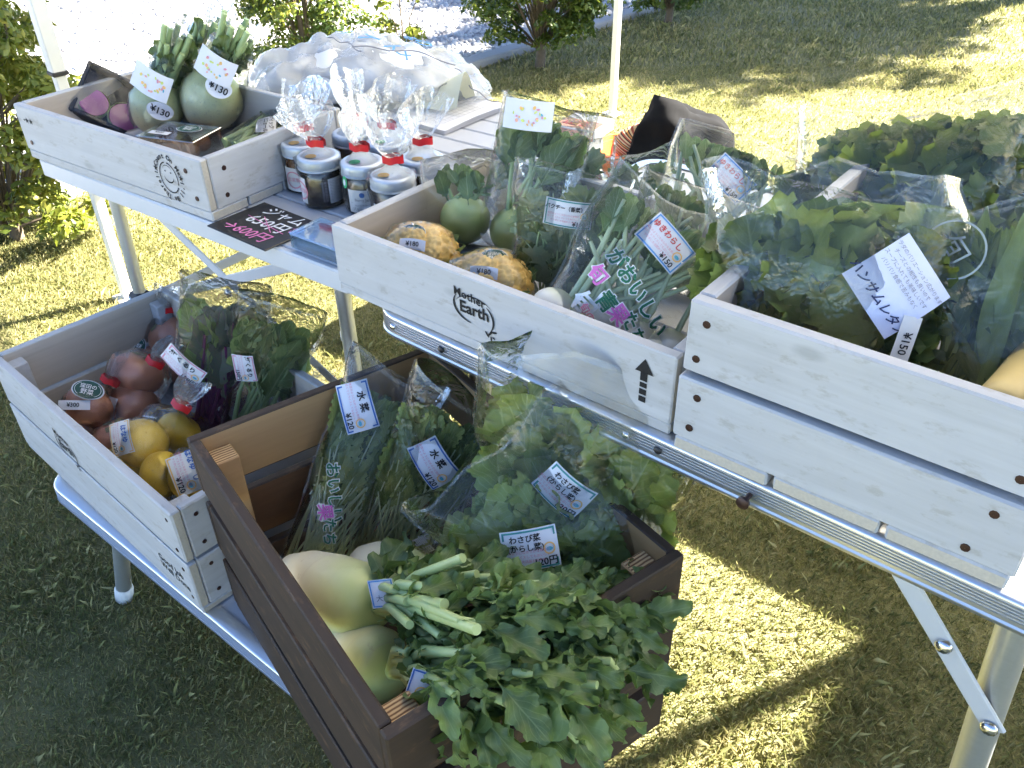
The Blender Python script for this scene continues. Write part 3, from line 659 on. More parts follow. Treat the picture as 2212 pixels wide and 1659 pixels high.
# crate D : two-plank crate on the low table
cD, PD = crate_box('fruit_crate', 'white two-plank crate of persimmons and citrus, overlapped by the dark brown crate', (-.857, 1.184, Z3), -42.4, .565, .314, [(.086, .005), (.090, 0)], .014, .012, 3)
stamp(PD['front', 1], .014, mother_earth(-.055, -.024, .052))
stamp(PD['front', 0], .014, lambda m, fn: (m.text('Good Job', .017, lambda x, y: fn(.222+x, .002+y), bold=.02), m.text('Well Done', .017, lambda x, y: fn(.228+x, -.014+y), bold=.02)), 'small_stamp')
for k in (0, 1): screws(PD['front', k], [(.265, .026), (.267, -.028)], .014, -1, _screwr); screws(PD['right', k], [(-.125, .025), (-.125, -.026)], .014, -1, _screwr)
for x in (.014+.014, .565-.028):
    for y in (.014+.014, .314-.028): MB().box((x, y, .012+.085), (.027, .027, .165), .002).build('corner_post', M_WHITEWOOD, cD)
# crate E : dark stained slatted crate
EL, EW, EH = .352, .505, .298
cE = thing('brown_crate', 'dark brown stained slatted crate holding daikon and bagged greens', 'crate', (-.111, .417, Z3+.002), (0, 0, R(35.3)))
et = .013; eh = .084; eg = (EH-3*eh)/2
M3 = (M_DARKWOOD, M_TANWOOD, M_BROWNWOOD)
for k in range(3):
    z = k*(eh+eg)+eh/2; inn = 1 if k == 2 else 2
    plank(cE, (EL/2, et/2, z), EL, eh, et, 'x', M3, {3: inn}, 'slat'); plank(cE, (EL/2, EW-et/2, z), EL, eh, et, 'x', M3, {2: inn}, 'slat')
    plank(cE, (et/2, EW/2, z), EW-2*et-.001, eh, et, 'y', M3, {2: inn}, 'slat'); plank(cE, (EL-et/2, EW/2, z), EW-2*et-.001, eh, et, 'y', M3, {3: inn}, 'slat')
for x in (et+.017, EL-et-.017):
    for y in (et+.017, EW-et-.017): MB().box((x, y, .142), (.033, .033, .268), .0015, face_mi={5: 1}).build('corner_post', [M_TANWOOD, M_LAMEND], cE)
for i in range(5): w = (EL-2*et)/5; plank(cE, (et+w*(i+.5), EW/2, .006), EW-2*et-.002, .010, w-.008, 'y', (M_BROWNWOOD, M_BROWNWOOD), name='floor_slat')
# ---------------------------------------------------------------- produce helpers
CR = {'A': cA, 'B': cB, 'C': cC, 'D': cD, 'E': cE}
def cw(n, x, y, z):                    # crate-local point -> world
    o = CR[n]; return Matrix.Translation(o.location) @ o.rotation_euler.to_matrix().to_4x4() @ Vector((x, y, z))
def on_ray(base, u, v, ln, far=True):  # point seen at pixel (u, v) that lies ln metres from base
    c = Vector((0, 0, CAM_H)); d = ray(u, v).normalized(); b = Vector(base)-c; k = b.dot(d); q = ln*ln-(b-d*k).length_squared
    return c + d*(k if q <= 0 else k+math.sqrt(q)*(2*float(far)-1))     # far: 0 nearest .. 1 farthest
def to_cam(p): return (Vector((0, 0, CAM_H))-Vector(p)).normalized()
def crumple(seed, amp, waves=7, lo=.03, hi=.11):
    rg = random.Random(seed); ws = []
    for i in range(waves):
        a = rg.uniform(0, 6.283); e = rg.uniform(-.7, .7); wl = rg.uniform(lo, hi); ws.append((math.cos(a)*math.cos(e)/wl, math.sin(a)*math.cos(e)/wl, math.sin(e)/wl, rg.random(), amp*(wl/hi)*rg.uniform(.6, 1.3)))
    def f(x, y, z):
        t = 0.0
        for (kx, ky, kz, ph, a) in ws: w = (x*kx+y*ky+z*kz+ph) % 1.0; t += a*(abs(w-.5)*4-1)
        return t
    return f
# leaves: base at the origin, midrib along +z, blade facing +y, about 1 unit long
def leaf_mesh(kind, seed, mat):
    rg = random.Random(seed*31+7); m = MB(); uv = []
    if kind == 'fan':                  # coriander leaflet
        na, nr = 36, 3; ph = rg.uniform(0, 6); lob = rg.uniform(.85, 1.1)
        m.v.append((0, 0, 0)); uv.append((.5, 0))
        for r_ in range(1, nr+1):
            for i in range(na+1):
                th = R(-105+210*i/na); rr = .62*(.62+.38*abs(math.cos(1.5*th*lob))**.6)*(1+(.10*math.cos(15*th+ph) if r_ == nr else 0))*r_/nr
                y = .10*(r_/nr)**2*math.sin(2.2*th+ph)-.12*(r_/nr)**2; m.v.append((rr*math.sin(th), y, .12+rr*math.cos(th))); uv.append((.5+.5*math.sin(th)*r_/nr, .5+.5*math.cos(th)*r_/nr))
        for i in range(na): m.f.append((0, 1+i, 2+i)); m.m.append(0)
        for r_ in range(nr-1):
            for i in range(na): a = 1+r_*(na+1)+i; m.f.append((a, a+na+1, a+na+2, a+1)); m.m.append(0)
    else:
        P = dict(turnip=(18, 8, .27, .035, .10, .05), daikon=(22, 8, .25, .055, .30, .085), mustard=(26, 10, .36, .085, .22, .11), lettuce=(24, 10, .40, .10, .25, .15), mizuna=(30, 6, .12, .075, .18, .03), oval=(12, 6, .26, .0, .12, .02), long=(16, 4, .07, .0, .15, .02))[kind]
        nr, nc, W, tooth, bend, ruf = P; ph = rg.uniform(0, 6.28); ph2 = rg.uniform(0, 6.28); tw = rg.uniform(-.5, .5); bd = bend*rg.uniform(.3, 1.6); asy = rg.uniform(.88, 1.12)
        for j in range(nr+1):
            t = j/nr
            if kind in ('turnip', 'daikon'):
                pet = .16; k = max(0, (t-pet)/(1-pet)); w = W*(math.sin(math.pi*min(1, k**.75))**.7 if k > 0 else 0)*(.72+.28*k)*(1+(.26 if kind == 'daikon' else .22)*math.sin(k*17+ph)*(1-k*.8)); w = max(w, .012)
            elif kind in ('mustard', 'lettuce'): w = W*max(.03, math.sin(math.pi*min(1, t**.8*.93))**.7)*(1+.10*math.sin(t*11+ph))
            elif kind == 'mizuna': w = W*max(.06, math.sin(math.pi*min(1, t*.97))**.8)
            elif kind == 'long': w = W*max(.05, math.sin(math.pi*min(1, .1+.9*t))**.4)
            else: w = W*max(.02, math.sin(math.pi*t)**.8)
            for i in range(nc+1):
                s = 2*i/nc-1; e = abs(s)
                ww = w*(asy if s > 0 else 2-asy)
                x = ww*s
                if e > .99: x += math.copysign(tooth*(1 if j % 2 else -1)*(.6+.4*math.sin(j*1.7+ph*s))*min(1, w/(W*.5)), s)
                z = t + (.5*tooth if e > .99 and j % 2 else 0)
                y = -bd*t*t + .12*W*e*e*4*.5 + ruf*e*e*math.sin(t*(17 if ruf > .08 else 9)+ph+(2.1 if s > 0 else 0)) + tw*x*t + .02*math.sin(t*7+s*3+ph2)
                m.v.append((x, y, z)); uv.append((.5+.5*s, t))
        for j in range(nr):
            for i in range(nc): a = j*(nc+1)+i; m.f.append((a, a+1, a+nc+2, a+nc+1)); m.m.append(0)
    m.uv = uv; return m.mesh('leaf', mat, 180)
_leaf = {}
def leaves(kind, mat, n=5):
    k = (kind, mat.name)
    if k not in _leaf: _leaf[k] = [leaf_mesh(kind, s, mat) for s in range(n)]
    return _leaf[k]
def put_leaf(parent, kind, mat, base, direction, normal, ln, rg, name='leaf', wide=1.0):
    z = Vector(direction).normalized(); y = Vector(normal); y = (y-z*y.dot(z)); y = y.normalized() if y.length > 1e-4 else z.orthogonal().normalized(); x = y.cross(z)
    o = link(name, rg.choice(leaves(kind, mat)), parent, base, frame_rot(x, y, z)); o.scale = (ln*wide, ln, ln); return o

# labels -------------------------------------------------------------------
def label_part(parent, fn, w, h, name='label', paper=None, border=None, inks=(), corner=.0, bw=.05):
    """fn(x, y, off) -> local point. inks: (material, draw(m, f))"""
    m = MB(); m.grid(lambda a, b: fn((a-.5)*w, (b-.5)*h, 0.0), 6, 4); lb = m.build(name, paper or M_PAPER, parent, 180)
    if border:
        b = MB(); i0, i1 = .5-bw*.6, .5-bw*1.5; k = w/h
        for (x0, x1, y0, y1) in ((-i0, i0, i1, i0), (-i0, i0, -i0, -i1), (-i0, -i0+(i0-i1)/k, -i1, i1), (i0-(i0-i1)/k, i0, -i1, i1)):
            b.grid(lambda a, c: fn((x0+(x1-x0)*a)*w, (y0+(y1-y0)*c)*h, .0007), 6, 1)
        b.build('border', border, lb)
    for mt, draw in inks:
        t = MB(); draw(t, lambda x, y: fn(x, y, .0011)); t.build('lettering', mt, lb)
    return lb
def farm_inks(w, h, title, price, small=3, tcol=None, tsize=.24, vertical=False):
    def ti(m, f):
        ls = title.split('\n')
        for i, s in enumerate(ls): m.text(s, h*tsize, lambda x, y: f(x-w*.08, y+h*(.20 if len(ls) == 1 else .27-.22*i)), bold=.025)
    def sm(m, f):
        tx = ['青菜のようになめらかな食感の', '甘くてスライスしてもおいしい', 'サラダに大活躍おすすめ']
        for i in range(small): m.text(tx[i % 3], h*.085, lambda x, y: f(x-w*.10, y-h*(.04+.115*i)))
    def pr(m, f): m.text(price, h*.24, lambda x, y: f(x+w*.24, y-h*.33), bold=.02)
    def ring(m, f): arc(m, f, w*.33, -h*.02, h*.13, h*.13, 0, 360, h*.035, taper=False)
    def hill(m, f): blob(m, f, w*.33, -h*.035, h*.085, h*.05, 0); 
    return [(tcol or K_BLACK, ti), (K_PINK, sm), (K_BLACK, pr), (K_ORANGE, ring), (K_CYAN, hill)]
def price_inks(h, s, x0=0): return [(K_BLACK, lambda m, f: m.text(s, h*.62, lambda x, y: f(x+x0, y), bold=.015))]
def oval_badge(parent, fn, w, h, name='sticker'):
    m = MB(); n = 28
    m.add([fn(w/2*math.cos(2*math.pi*i/n), h/2*math.sin(2*math.pi*i/n), 0) for i in range(n)], [tuple(range(n))]); lb = m.build(name, M_PAPER, parent)
    m = MB(); m.add([fn(w*.46*math.cos(2*math.pi*i/n), h*.46*math.sin(2*math.pi*i/n), .0006) for i in range(n)], [tuple(range(n))]); m.build('badge_ground', K_DKGREEN, lb)
    m = MB(); f = lambda x, y: fn(x, y, .0012)
    m.text('窪田の', h*.26, lambda x, y: f(x, y+h*.13), bold=.01); m.text('野菜', h*.30, lambda x, y: f(x, y-h*.16), bold=.01)
    arc(m, f, 0, 0, w*.40, h*.40, 130, 230, h*.02, taper=False); arc(m, f, 0, 0, w*.40, h*.40, -50, 50, h*.02, taper=False); m.build('lettering', K_WHITE, lb); return lb
def dots_label(parent, fn, w, h, seed=0):
    rg = random.Random(seed); lb = label_part(parent, fn, w, h, 'sticker', M_PAPER)
    for mt, k in ((K_PEACH, 5), (K_LIME, 7), (K_ORANGE, 6), (K_PINK, 4), (K_CYAN, 1)):
        m = MB()
        for i in range(k):
            a = rg.uniform(0, 6.28); r = rg.uniform(.55, 1); blob(m, lambda x, y: fn(x, y, .0008), w*.36*r*math.cos(a), h*.32*r*math.sin(a), h*rg.uniform(.03, .075), h*rg.uniform(.03, .06), rg.uniform(0, 3))
        m.build('print', mt, lb)
    return lb

# flat bags of greens -------------------------------------------------------
class Bag:
    def __init__(s, name, label, cat, base, top, W, T, seed, group=None, roll=0.0, face=None, flop=.0, mouth=.15, amp=.0045, film=None, gather=False, wtop=1.05, wbot=.80, sag=0.0, fill=.88):
        s.fill = fill
        s.rg = random.Random(seed); base, top = Vector(base), Vector(top); z = (top-base); s.L = z.length; z.normalize()
        y = face if face is not None else to_cam((base+top)/2); y = (y-z*y.dot(z)).normalized(); y = Matrix.Rotation(R(roll), 3, z) @ y; x = y.cross(z)
        s.rot = frame_rot(x, y, z); s.o = thing(name, label, cat, base, s.rot.to_euler(), group); s.W, s.T, s.flop, s.mouth = W, T, flop, mouth; s.cr = crumple(seed, amp, 6, .045, .16); s.film = film or M_FILM; s.wtop, s.wbot, s.sag = wtop, wbot, sag
    def inv(s, p): return s.rot.transposed() @ (Vector(p)-s.o.location)
    def hw(s, v): return s.W/2*(s.wbot+(s.wtop-s.wbot)*v)*min(1, .02+(v/.07)**.5)
    def ht(s, v):
        b = math.sin(math.pi*min(1.0, (v*.93+.05)))**.6
        return s.T/2*(s.mouth+(1-s.mouth)*b)*min(1, .02+(v/.07)**.5)
    def bend(s, v): return -s.flop*max(0, v-.62)**2*6*s.L + s.sag*math.sin(math.pi*v)
    def P(s, u, v, cr=True):
        th = 2*math.pi*u; c, n = math.cos(th), math.sin(th); x = s.hw(v)*math.copysign(abs(c)**.62, c); y = s.ht(v)*math.copysign(abs(n)**.95, n); z = v*s.L
        if cr:
            k = s.cr(x, y*.6+.02*(n > 0), z); e = .35+.65*abs(n); y += math.copysign(k*e, n) if abs(n) > .15 else k*.3; x += s.cr(z, x, .3)*.6
            z += (s.cr(x*.8, .1, y)*1.1 + .009*math.sin(x*22+s.W*90))*v*v
        return (x, y+s.bend(v), z)
    def front(s, x, z, off=.0):
        v = min(1, max(0, z/s.L)); q = min(.98, abs(x)/s.hw(v)); c = q**(1/.62); n = math.sqrt(max(0, 1-c*c)); return s.ht(v)*n**.95+s.bend(v)+off
    def add_film(s, nu=44, nv=34, name='film'):
        MB().grid(lambda u, v: s.P(u, v), nu, nv, closeu=True).build(name, s.film, s.o, 40)
        def hem_highlight(u, v): a = Vector(s.P(u, 1.0)); b = Vector(s.P(u, .985)); return tuple(b+(a-b)*(v*1.02)+Vector((0, .0004*math.copysign(1, math.sin(2*math.pi*u)), 0)))
        MB().grid(hem_highlight, nu, 1, closeu=True).build('hem_highlight', M_HEMLIGHT, s.o)  # strip added round the mouth as a painted bright edge line
        for u0, sg in ((0.0, 1), (.5, -1)):
            MB().grid(lambda a, v: (lambda p: (p[0]+sg*(.0002+.0026*a), p[1], p[2]))(s.P(u0, .10+.90*v)), 1, nv).build('seam', M_HEMLIGHT, s.o)  # side seams in the same whitish film, painting highlights along the bag outline
    def lab(s, cx, cz, ang=0.0, lift=.004):
        ca, sa = math.cos(R(ang)), math.sin(R(ang)); y0 = s.front(cx, cz)
        e = .012; sx = (s.front(cx+e, cz)-s.front(cx-e, cz))/(2*e); sz = (s.front(cx, cz+e)-s.front(cx, cz-e))/(2*e)
        # +x of the label is the viewer's right: the viewer looks along -y, so it is -x here
        def f(x, y, off):
            dx = -(x*ca-y*sa); dz = x*sa+y*ca; return (cx+dx, y0+sx*dx+sz*dz+lift+off-7.5*(dx*dx)-3.0*dz*dz, cz+dz)
        return f
    def at(s, u, v):                   # local (x, z) on the bag front seen at a pixel
        o = s.inv(Vector((0, 0, CAM_H))); d = s.rot.transposed() @ ray(u, v); yy = s.T*.4
        for _ in range(6): t = (yy-o.y)/d.y; p = o+d*t; yy = s.front(p.x, p.z)
        return p.x, p.z
    def scatter(s, kind, mat, n, zr, ln, name='leaf', tilt=28, xr=.75, yaw=70, wide=1.0, depthf=.62, down=.0):
        hwid = dict(turnip=.27, daikon=.27, mustard=.38, lettuce=.42, mizuna=.15, fan=.55, long=.06, oval=.25)[kind]*wide
        for i in range(n):
            for _ in range(12):
                z0 = s.L*s.rg.uniform(*zr); v = z0/s.L; x0 = s.rg.uniform(-1, 1)*xr*s.hw(v); l = ln*s.rg.uniform(.7, 1.2); a = R(s.rg.uniform(-tilt, tilt))+x0/s.W*.5
                l = min(l, max(.02, (s.L*s.fill-z0)/max(.35, math.cos(a)))); z1 = min(1, (z0+l*math.cos(a))/s.L); tx = x0+l*math.sin(a)*.8
                if abs(tx)+hwid*l*.55 < s.hw(z1)*.99 and abs(x0) < s.hw(v)*.9: break
            front = 1 if s.rg.random() < .68 else -1
            y0 = front*s.ht(v)*s.rg.uniform(.05, depthf)+s.bend(v); y1 = front*s.ht(z1)*s.rg.uniform(.3, .72)+s.bend(z1)
            d = Vector((math.sin(a)*l, y1-y0, math.cos(a)*l)); lim = min(math.sin(R(yaw)), s.ht((v+z1)/2)*.75/(hwid*l+1e-4))
            nn = Vector((s.rg.uniform(-1, 1)*lim, front*1.0, s.rg.uniform(-.3, .5)))
            o = put_leaf(s.o, kind, mat, (x0, y0, z0), d, nn, l, s.rg, name, wide); o.scale[1] = l*.62
    def stems(s, mat, n, z1r, r=.003, x0=.35, xr=.7, z0=.015, name='stem', nseg=8):
        for i in range(n):
            z1 = s.L*min(.9, s.rg.uniform(*z1r)); xa = s.rg.uniform(-1, 1)*x0*s.W/2; xb = s.rg.uniform(-1, 1)*xr*s.hw(z1/s.L); ya = s.rg.uniform(-.2, .9)*s.T/2*.5; yb = s.rg.uniform(-.1, .95)*s.ht(z1/s.L)*.72+s.bend(z1/s.L)
            zz = s.L*z0; pm = ((xa+xb)/2+s.rg.uniform(-.01, .01), (ya+yb)/2+s.T*.06, (zz+z1)/2)
            MB().tube([(xa, ya, zz), pm, (xb, yb, z1)], [r*1.25, r, r*.6], nseg, cap=True).build(name, mat, s.o, 60)

# bags gathered to a taped neck ---------------------------------------------
def gathered(parent, prof, neck, plume, pr, seed, film=None, tape=True, amp=.003, n=40, tape_ang=0.0, lean=(0, 0), tape_mat=None, plume_mat=None, rfun=None):
    """prof: list of (r, z) rising to the shoulder; neck: (r, z); the plume flares above it"""
    rg = random.Random(seed); cr = crumple(seed, amp, 6, .02, .07); pts = list(prof)
    r1, z1 = pts[-1]; rn, zn = neck
    for k in range(1, 7): t = k/7; pts.append((r1+(rn-r1)*(1-(1-t)**1.6), z1+(zn-z1)*t**1.3))
    pts.append((rn, zn)); ph = rg.uniform(0, 6); nz = len(pts)
    def P(u, j):
        r, z = pts[j]; th = 2*math.pi*u; t = max(0, (j-len(prof)+1)/(nz-len(prof))); w = 1+.10*t*math.sin(13*th+ph)+.05*t*math.sin(23*th)
        if rfun: r = rfun(j, th) if j < len(prof) else rn+(rfun(len(prof)-1, th)-rn)*(max(0, r-rn)/max(1e-5, r1-rn))
        d = cr(r*math.cos(th), r*math.sin(th), z)*(1-.7*t)
        return ((r*w+d)*math.cos(th)+lean[0]*t, (r*w+d)*math.sin(th)+lean[1]*t, z)
    m = MB()
    for j in range(nz):
        for i in range(n): m.v.append(P(i/n, j))
    for j in range(nz-1):
        for i in range(n): a = j*n+i; b = j*n+(i+1) % n; m.f.append((a, b, b+n, a+n)); m.m.append(0)
    m.build('film', film or M_FILM, parent, 40)
    k1, k2, k3 = rg.uniform(0, 6), rg.uniform(0, 6), rg.uniform(0, 6); dx, dy = lean[0]+rg.uniform(-.25, .25)*plume, lean[1]+rg.uniform(-.25, .25)*plume; sq = rg.uniform(.35, .6); ca, sa = math.cos(k1), math.sin(k1); nv = 9
    def Q(u, v):
        th = 2*math.pi*u; f = rn+(pr-rn)*(math.sin(math.pi*.56*v)**.75 if v > 0 else 0)*(1+.18*math.sin(2*th+k1)); w = 1+v*(.14*math.sin(5*th+k2)+.09*math.sin(8*th+k3))+14*cr(math.cos(th)*.05, math.sin(th)*.05, v*plume); x, y = f*w*math.cos(th), f*w*math.sin(th)*sq
        h = zn+plume*v*(1+.14*math.sin(2*th+k3)*v); return (lean[0]+(dx-lean[0])*v*v+x*ca-y*sa, lean[1]+(dy-lean[1])*v*v+x*sa+y*ca, h)
    MB().grid(Q, 64, 14, closeu=True).build('gathered_top', plume_mat or M_PLUME, parent, 40)
    if tape:
        c, s_ = math.cos(tape_ang), math.sin(tape_ang); hh = .0055
        def T2(u, v):
            a = (u-.5)*2; wx = a*rn*2.4; off = rn*1.3*math.cos(a*1.3)+.001; return (lean[0]+wx*c+off*s_, lean[1]+wx*s_-off*c, zn+(v-.5)*2*hh+.001*math.sin(a*5))
        m = MB(); m.grid(T2, 10, 2); m.grid(lambda u, v: (2*lean[0]-T2(1-u, v)[0], 2*lean[1]-T2(1-u, v)[1], T2(u, v)[2]), 10, 2)
        m.build('tape', tape_mat or M_TAPE, parent, 60)
# ---------------------------------------------------------------- things on the slatted table
def axis_rot(axis, at):
    z = Vector(axis).normalized(); tc = to_cam(at); y = -(tc-z*tc.dot(z)).normalized(); return frame_rot(y.cross(z), y, z)
def flat_on(p, yaw, z=None):           # label plane lying flat / standing helper: fn(x, y, off) on a horizontal plane
    c, s = math.cos(yaw), math.sin(yaw); return lambda x, y, off: (p[0]+x*c-y*s, p[1]+x*s+y*c, p[2]+off)
def skin_mat(name, stops, rough=.4, spots=None, axis='Z', coat=0.0, sc=8.0):
    m, nt, out = new_mat(name); tc = N(nt, 'ShaderNodeTexCoord'); sp = N(nt, 'ShaderNodeSeparateXYZ'); L(nt, tc.outputs['Generated'], sp.inputs[0])
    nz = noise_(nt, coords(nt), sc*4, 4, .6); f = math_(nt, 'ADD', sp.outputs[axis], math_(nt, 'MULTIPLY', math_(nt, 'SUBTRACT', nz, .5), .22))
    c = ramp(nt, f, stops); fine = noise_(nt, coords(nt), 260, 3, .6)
    if spots: c = mixc(nt, ramp(nt, fine, [(.60, (0, 0, 0)), (.70, (.5, .5, .5))]), c, spots)
    pbr(nt, out, c, rough, 0, bump_(nt, math_(nt, 'ADD', nz, fine), .15, .001), Coat_Weight=coat); return m
M_RADISH = skin_mat('green_radish_skin', [(0, (.66, .54, .34)), (.25, (.84, .76, .50)), (.62, (.80, .77, .42)), (.95, (.56, .60, .24))], .42, (.40, .38, .26))
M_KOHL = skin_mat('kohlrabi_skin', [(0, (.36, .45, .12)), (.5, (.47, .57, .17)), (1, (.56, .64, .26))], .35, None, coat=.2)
M_DAIKON = skin_mat('daikon_skin', [(0, (.74, .70, .58)), (.45, (.76, .73, .58)), (.75, (.68, .70, .40)), (1, (.50, .58, .22))], .38, (.55, .52, .38), coat=.15)
M_TURNIP = skin_mat('turnip_skin', [(0, (.70, .67, .58)), (.7, (.74, .73, .66)), (1, (.58, .62, .42))], .4)
M_PERSIM = skin_mat('persimmon_skin', [(0, (.60, .24, .14)), (.5, (.68, .29, .18)), (1, (.60, .25, .15))], .38, (.52, .20, .11))
M_CITRUS = skin_mat('citrus_skin', [(0, (.76, .42, .022)), (.6, (.80, .50, .035)), (1, (.72, .48, .05))], .4, (.56, .28, .02), coat=.1)
M_TOMATO = skin_mat('orange_tomato_skin', [(0, (.55, .15, .03)), (1, (.62, .22, .05))], .25, None, coat=.4)
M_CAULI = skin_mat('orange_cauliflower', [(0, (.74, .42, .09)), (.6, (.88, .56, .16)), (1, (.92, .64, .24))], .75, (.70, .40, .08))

def daikon_mat():
    m, nt, out = new_mat('ringed_daikon_skin'); tc = N(nt, 'ShaderNodeTexCoord'); sp = N(nt, 'ShaderNodeSeparateXYZ'); L(nt, tc.outputs['Generated'], sp.inputs[0])
    nz = noise_(nt, coords(nt), 26, 4, .6); f = math_(nt, 'ADD', sp.outputs['Z'], math_(nt, 'MULTIPLY', math_(nt, 'SUBTRACT', nz, .5), .25))
    c = ramp(nt, f, [(0, (.70, .64, .50)), (.45, (.72, .68, .52)), (.75, (.62, .62, .33)), (1, (.46, .52, .19))])
    rg_ = noise_(nt, coords(nt, (6, 6, 120)), 1.0, 3, .6); ring = ramp(nt, rg_, [(.60, (0, 0, 0)), (.68, (1, 1, 1))]); c = mixc(nt, math_(nt, 'MULTIPLY', ring, .22), c, (.46, .40, .26))
    so = ramp(nt, noise_(nt, coords(nt), 60, 5, .7), [(.62, (0, 0, 0)), (.72, (1, 1, 1))]); c = mixc(nt, math_(nt, 'MULTIPLY', so, .45), c, (.34, .26, .15))
    pbr(nt, out, c, .4, 0, bump_(nt, math_(nt, 'ADD', rg_, nz), .3, .002), Coat_Weight=.1); return m
M_DAIKON = daikon_mat()
M_CALYX = plain('dry_calyx', (.24, .20, .09), .8, var=.3)
def ball(r, zs=1.0, n=22, top=.0, sharp=.0):
    m = MB(); pr = []
    for i in range(15):
        a = -math.pi/2+math.pi*i/14; pr.append((max(.0008, r*math.cos(a)*(1+.04*math.sin(a))), r*zs*math.sin(a)*(1-top*max(0, math.sin(a))**6)))
    m.lathe(pr, n); return m
def jam_mat(c): return plain('jam_%d' % int(c[0]*1000), c, .25, var=.3, scale=90, Coat_Weight=.6)
M_GLASS = film_mat('jar_glass', .0, (.97, .98, .98), .6, .02, 10, .0)
M_LID = brushed('painted_lid', (.62, .68, .76), .35, .35)
M_JAMD = jam_mat((.012, .007, .010)); M_JAMB = jam_mat((.10, .035, .010))
def jar(u, v, label, seed, jam=M_JAMD, yaw=0.0, labels=(), lid_sticker=None, plume=.066, tag_=False):
    p = un(u, v, Z1+.074); t = thing('jam_jar', label, 'jar', (p.x, p.y, Z1+.0005), (0, 0, R(yaw)), 'jam jars in tied clear bags')
    r = .0325
    MB().lathe([(.001, .004), (r-.005, .004), (r-.002, .008), (r-.0018, .050), (r-.005, .057), (.001, .0575)], 28).build('jam', jam, t, 40)
    MB().lathe([(.001, .0), (r-.006, .0), (r-.001, .003), (r, .007), (r, .053), (r-.003, .059), (r-.005, .066)], 28).build('glass', M_GLASS, t, 40)
    lid = MB().lathe([(r-.001, .060), (r+.0018, .0605), (r+.0022, .062), (r+.0005, .0635), (r+.0012, .066), (r+.0012, .074), (r+.0005, .0775), (r-.002, .0795), (r-.006, .0797), (r-.008, .0790), (.001, .0790)], 48, wob=lambda i, th: 1+(.006*math.sin(th*24) if 4 <= i <= 6 else 0)).build('lid', M_LID, t, 40)
    for (a0, a1, z0, z1, inks, paper) in labels:
        def f(x, y, off, a0=a0, a1=a1): a = R((a0+a1)/2)+x/r; return ((r+.0012+off)*math.sin(a), -(r+.0012+off)*math.cos(a), (z0+z1)/2+y)
        label_part(t, f, r*R(a1-a0), z1-z0, 'label', paper, None, inks(r*R(a1-a0), z1-z0))
    if lid_sticker: 
        m = MB(); m.add([(-.010+.009*math.cos(i*.524), -.010+.009*math.sin(i*.524), .0802) for i in range(12)], [tuple(range(12))]); m.build('lid_sticker', lid_sticker, t)
    if tag_:
        m = MB(); blob(m, lambda x, y: (-r*.72-.002+x*.6, -r*.80-.002-x*.3, .055+y), 0, 0, .010, .006, 1.5, 14); k = m.build('tag', K_GREENB, t)
        m = MB(); blob(m, lambda x, y: (-r*.72-.0025+x*.6, -r*.80-.003-x*.3, .055+y), 0, 0, .0055, .003, 1.5, 12); m.build('tag_leaf', M_PAPER, k)
    rg = random.Random(seed)
    gathered(t, [(r*.7, -.0002), (r+.001, .002), (r+.0035, .012), (r+.0025, .035), (r+.004, .06), (r+.0035, .076)], (.0065, .098+rg.uniform(0, .008)), plume, .040, seed, M_FILM, amp=.0022, tape_ang=R(rg.uniform(-25, 25)-yaw), lean=(rg.uniform(-.006, .006), rg.uniform(-.004, .006)))
    return t
def berry(dot, flav):
    def g(w, h):
        return [(dot, lambda m, f: blob(m, f, -w*.02, h*.30, h*.11, h*.11, 0, 16)),
                (K_GREY, lambda m, f: (m.text('Berry Jam', h*.17, lambda x, y: f(x, y+h*.08), bold=.005), m.add([f(-w*.4, -h*.06), f(w*.4, -h*.06), f(w*.4, -h*.07), f(-w*.4, -h*.07)], [(0, 1, 2, 3)]), m.text('みどり市東町産', h*.10, lambda x, y: f(x, y-h*.16)), m.text(flav, h*.16, lambda x, y: f(x, y-h*.34))))]
    return g
def fine_print(w, h): return [(K_GREY, lambda m, f: [m.text('名称いちごジャム原材料', h*.115, lambda x, y: f(x*.9, y+h*(.36-.12*i))) for i in range(7)])]
def seal(w, h): return [(K_PINK, lambda m, f: (arc(m, f, 0, 0, h*.34, h*.34, 0, 360, h*.05, taper=False), m.text('自家製', h*.2, lambda x, y: f(x, y))))]
jar(688, 341, 'jam jar with a round seal label at left and small print label at right', 31, yaw=0, labels=((-78, -38, .008, .050, seal, M_PAPER), (28, 70, .010, .050, fine_print, M_PAPER)), lid_sticker=K_ORANGE)
jar(783, 353, 'jam jar with blue dot label and a green leaf tag', 32, labels=((-42, 42, .006, .043, berry(K_BLUE, 'ブルーベリー'), M_PAPER),), lid_sticker=K_GREENB, tag_=True)
jar(848, 383, 'jam jar with pink dot label standing against the cauliflower crate', 33, yaw=-14, labels=((-48, 48, .004, .040, berry(K_RED, 'いちごジャム'), M_PAPER),), lid_sticker=K_ORANGE)
jar(912, 345, 'dark jam jar with a narrow label, next to the kohlrabi bag', 34, yaw=20, labels=((35, 80, .006, .040, fine_print, M_PAPER), (-35, 0, .006, .02, fine_print, M_PAPER)), lid_sticker=K_ORANGE)
jar(761, 291, 'amber brown jam jar standing behind the dark ones', 35, jam=M_JAMB, labels=((-100, -40, .006, .045, seal, M_PAPER),))
jar(652, 312, 'jam jar beside the radish crate, tucked behind the seal-label jar', 36, jam=M_JAMB, labels=((-60, 10, .006, .045, seal, M_PAPER),), lid_sticker=K_ORANGE)
jar(837, 310, 'jam jar with green lid sticker in the middle of the cluster', 37, labels=((-40, 40, .006, .043, berry(K_GREENB, 'ジャム'), M_PAPER),), lid_sticker=K_GREENB)

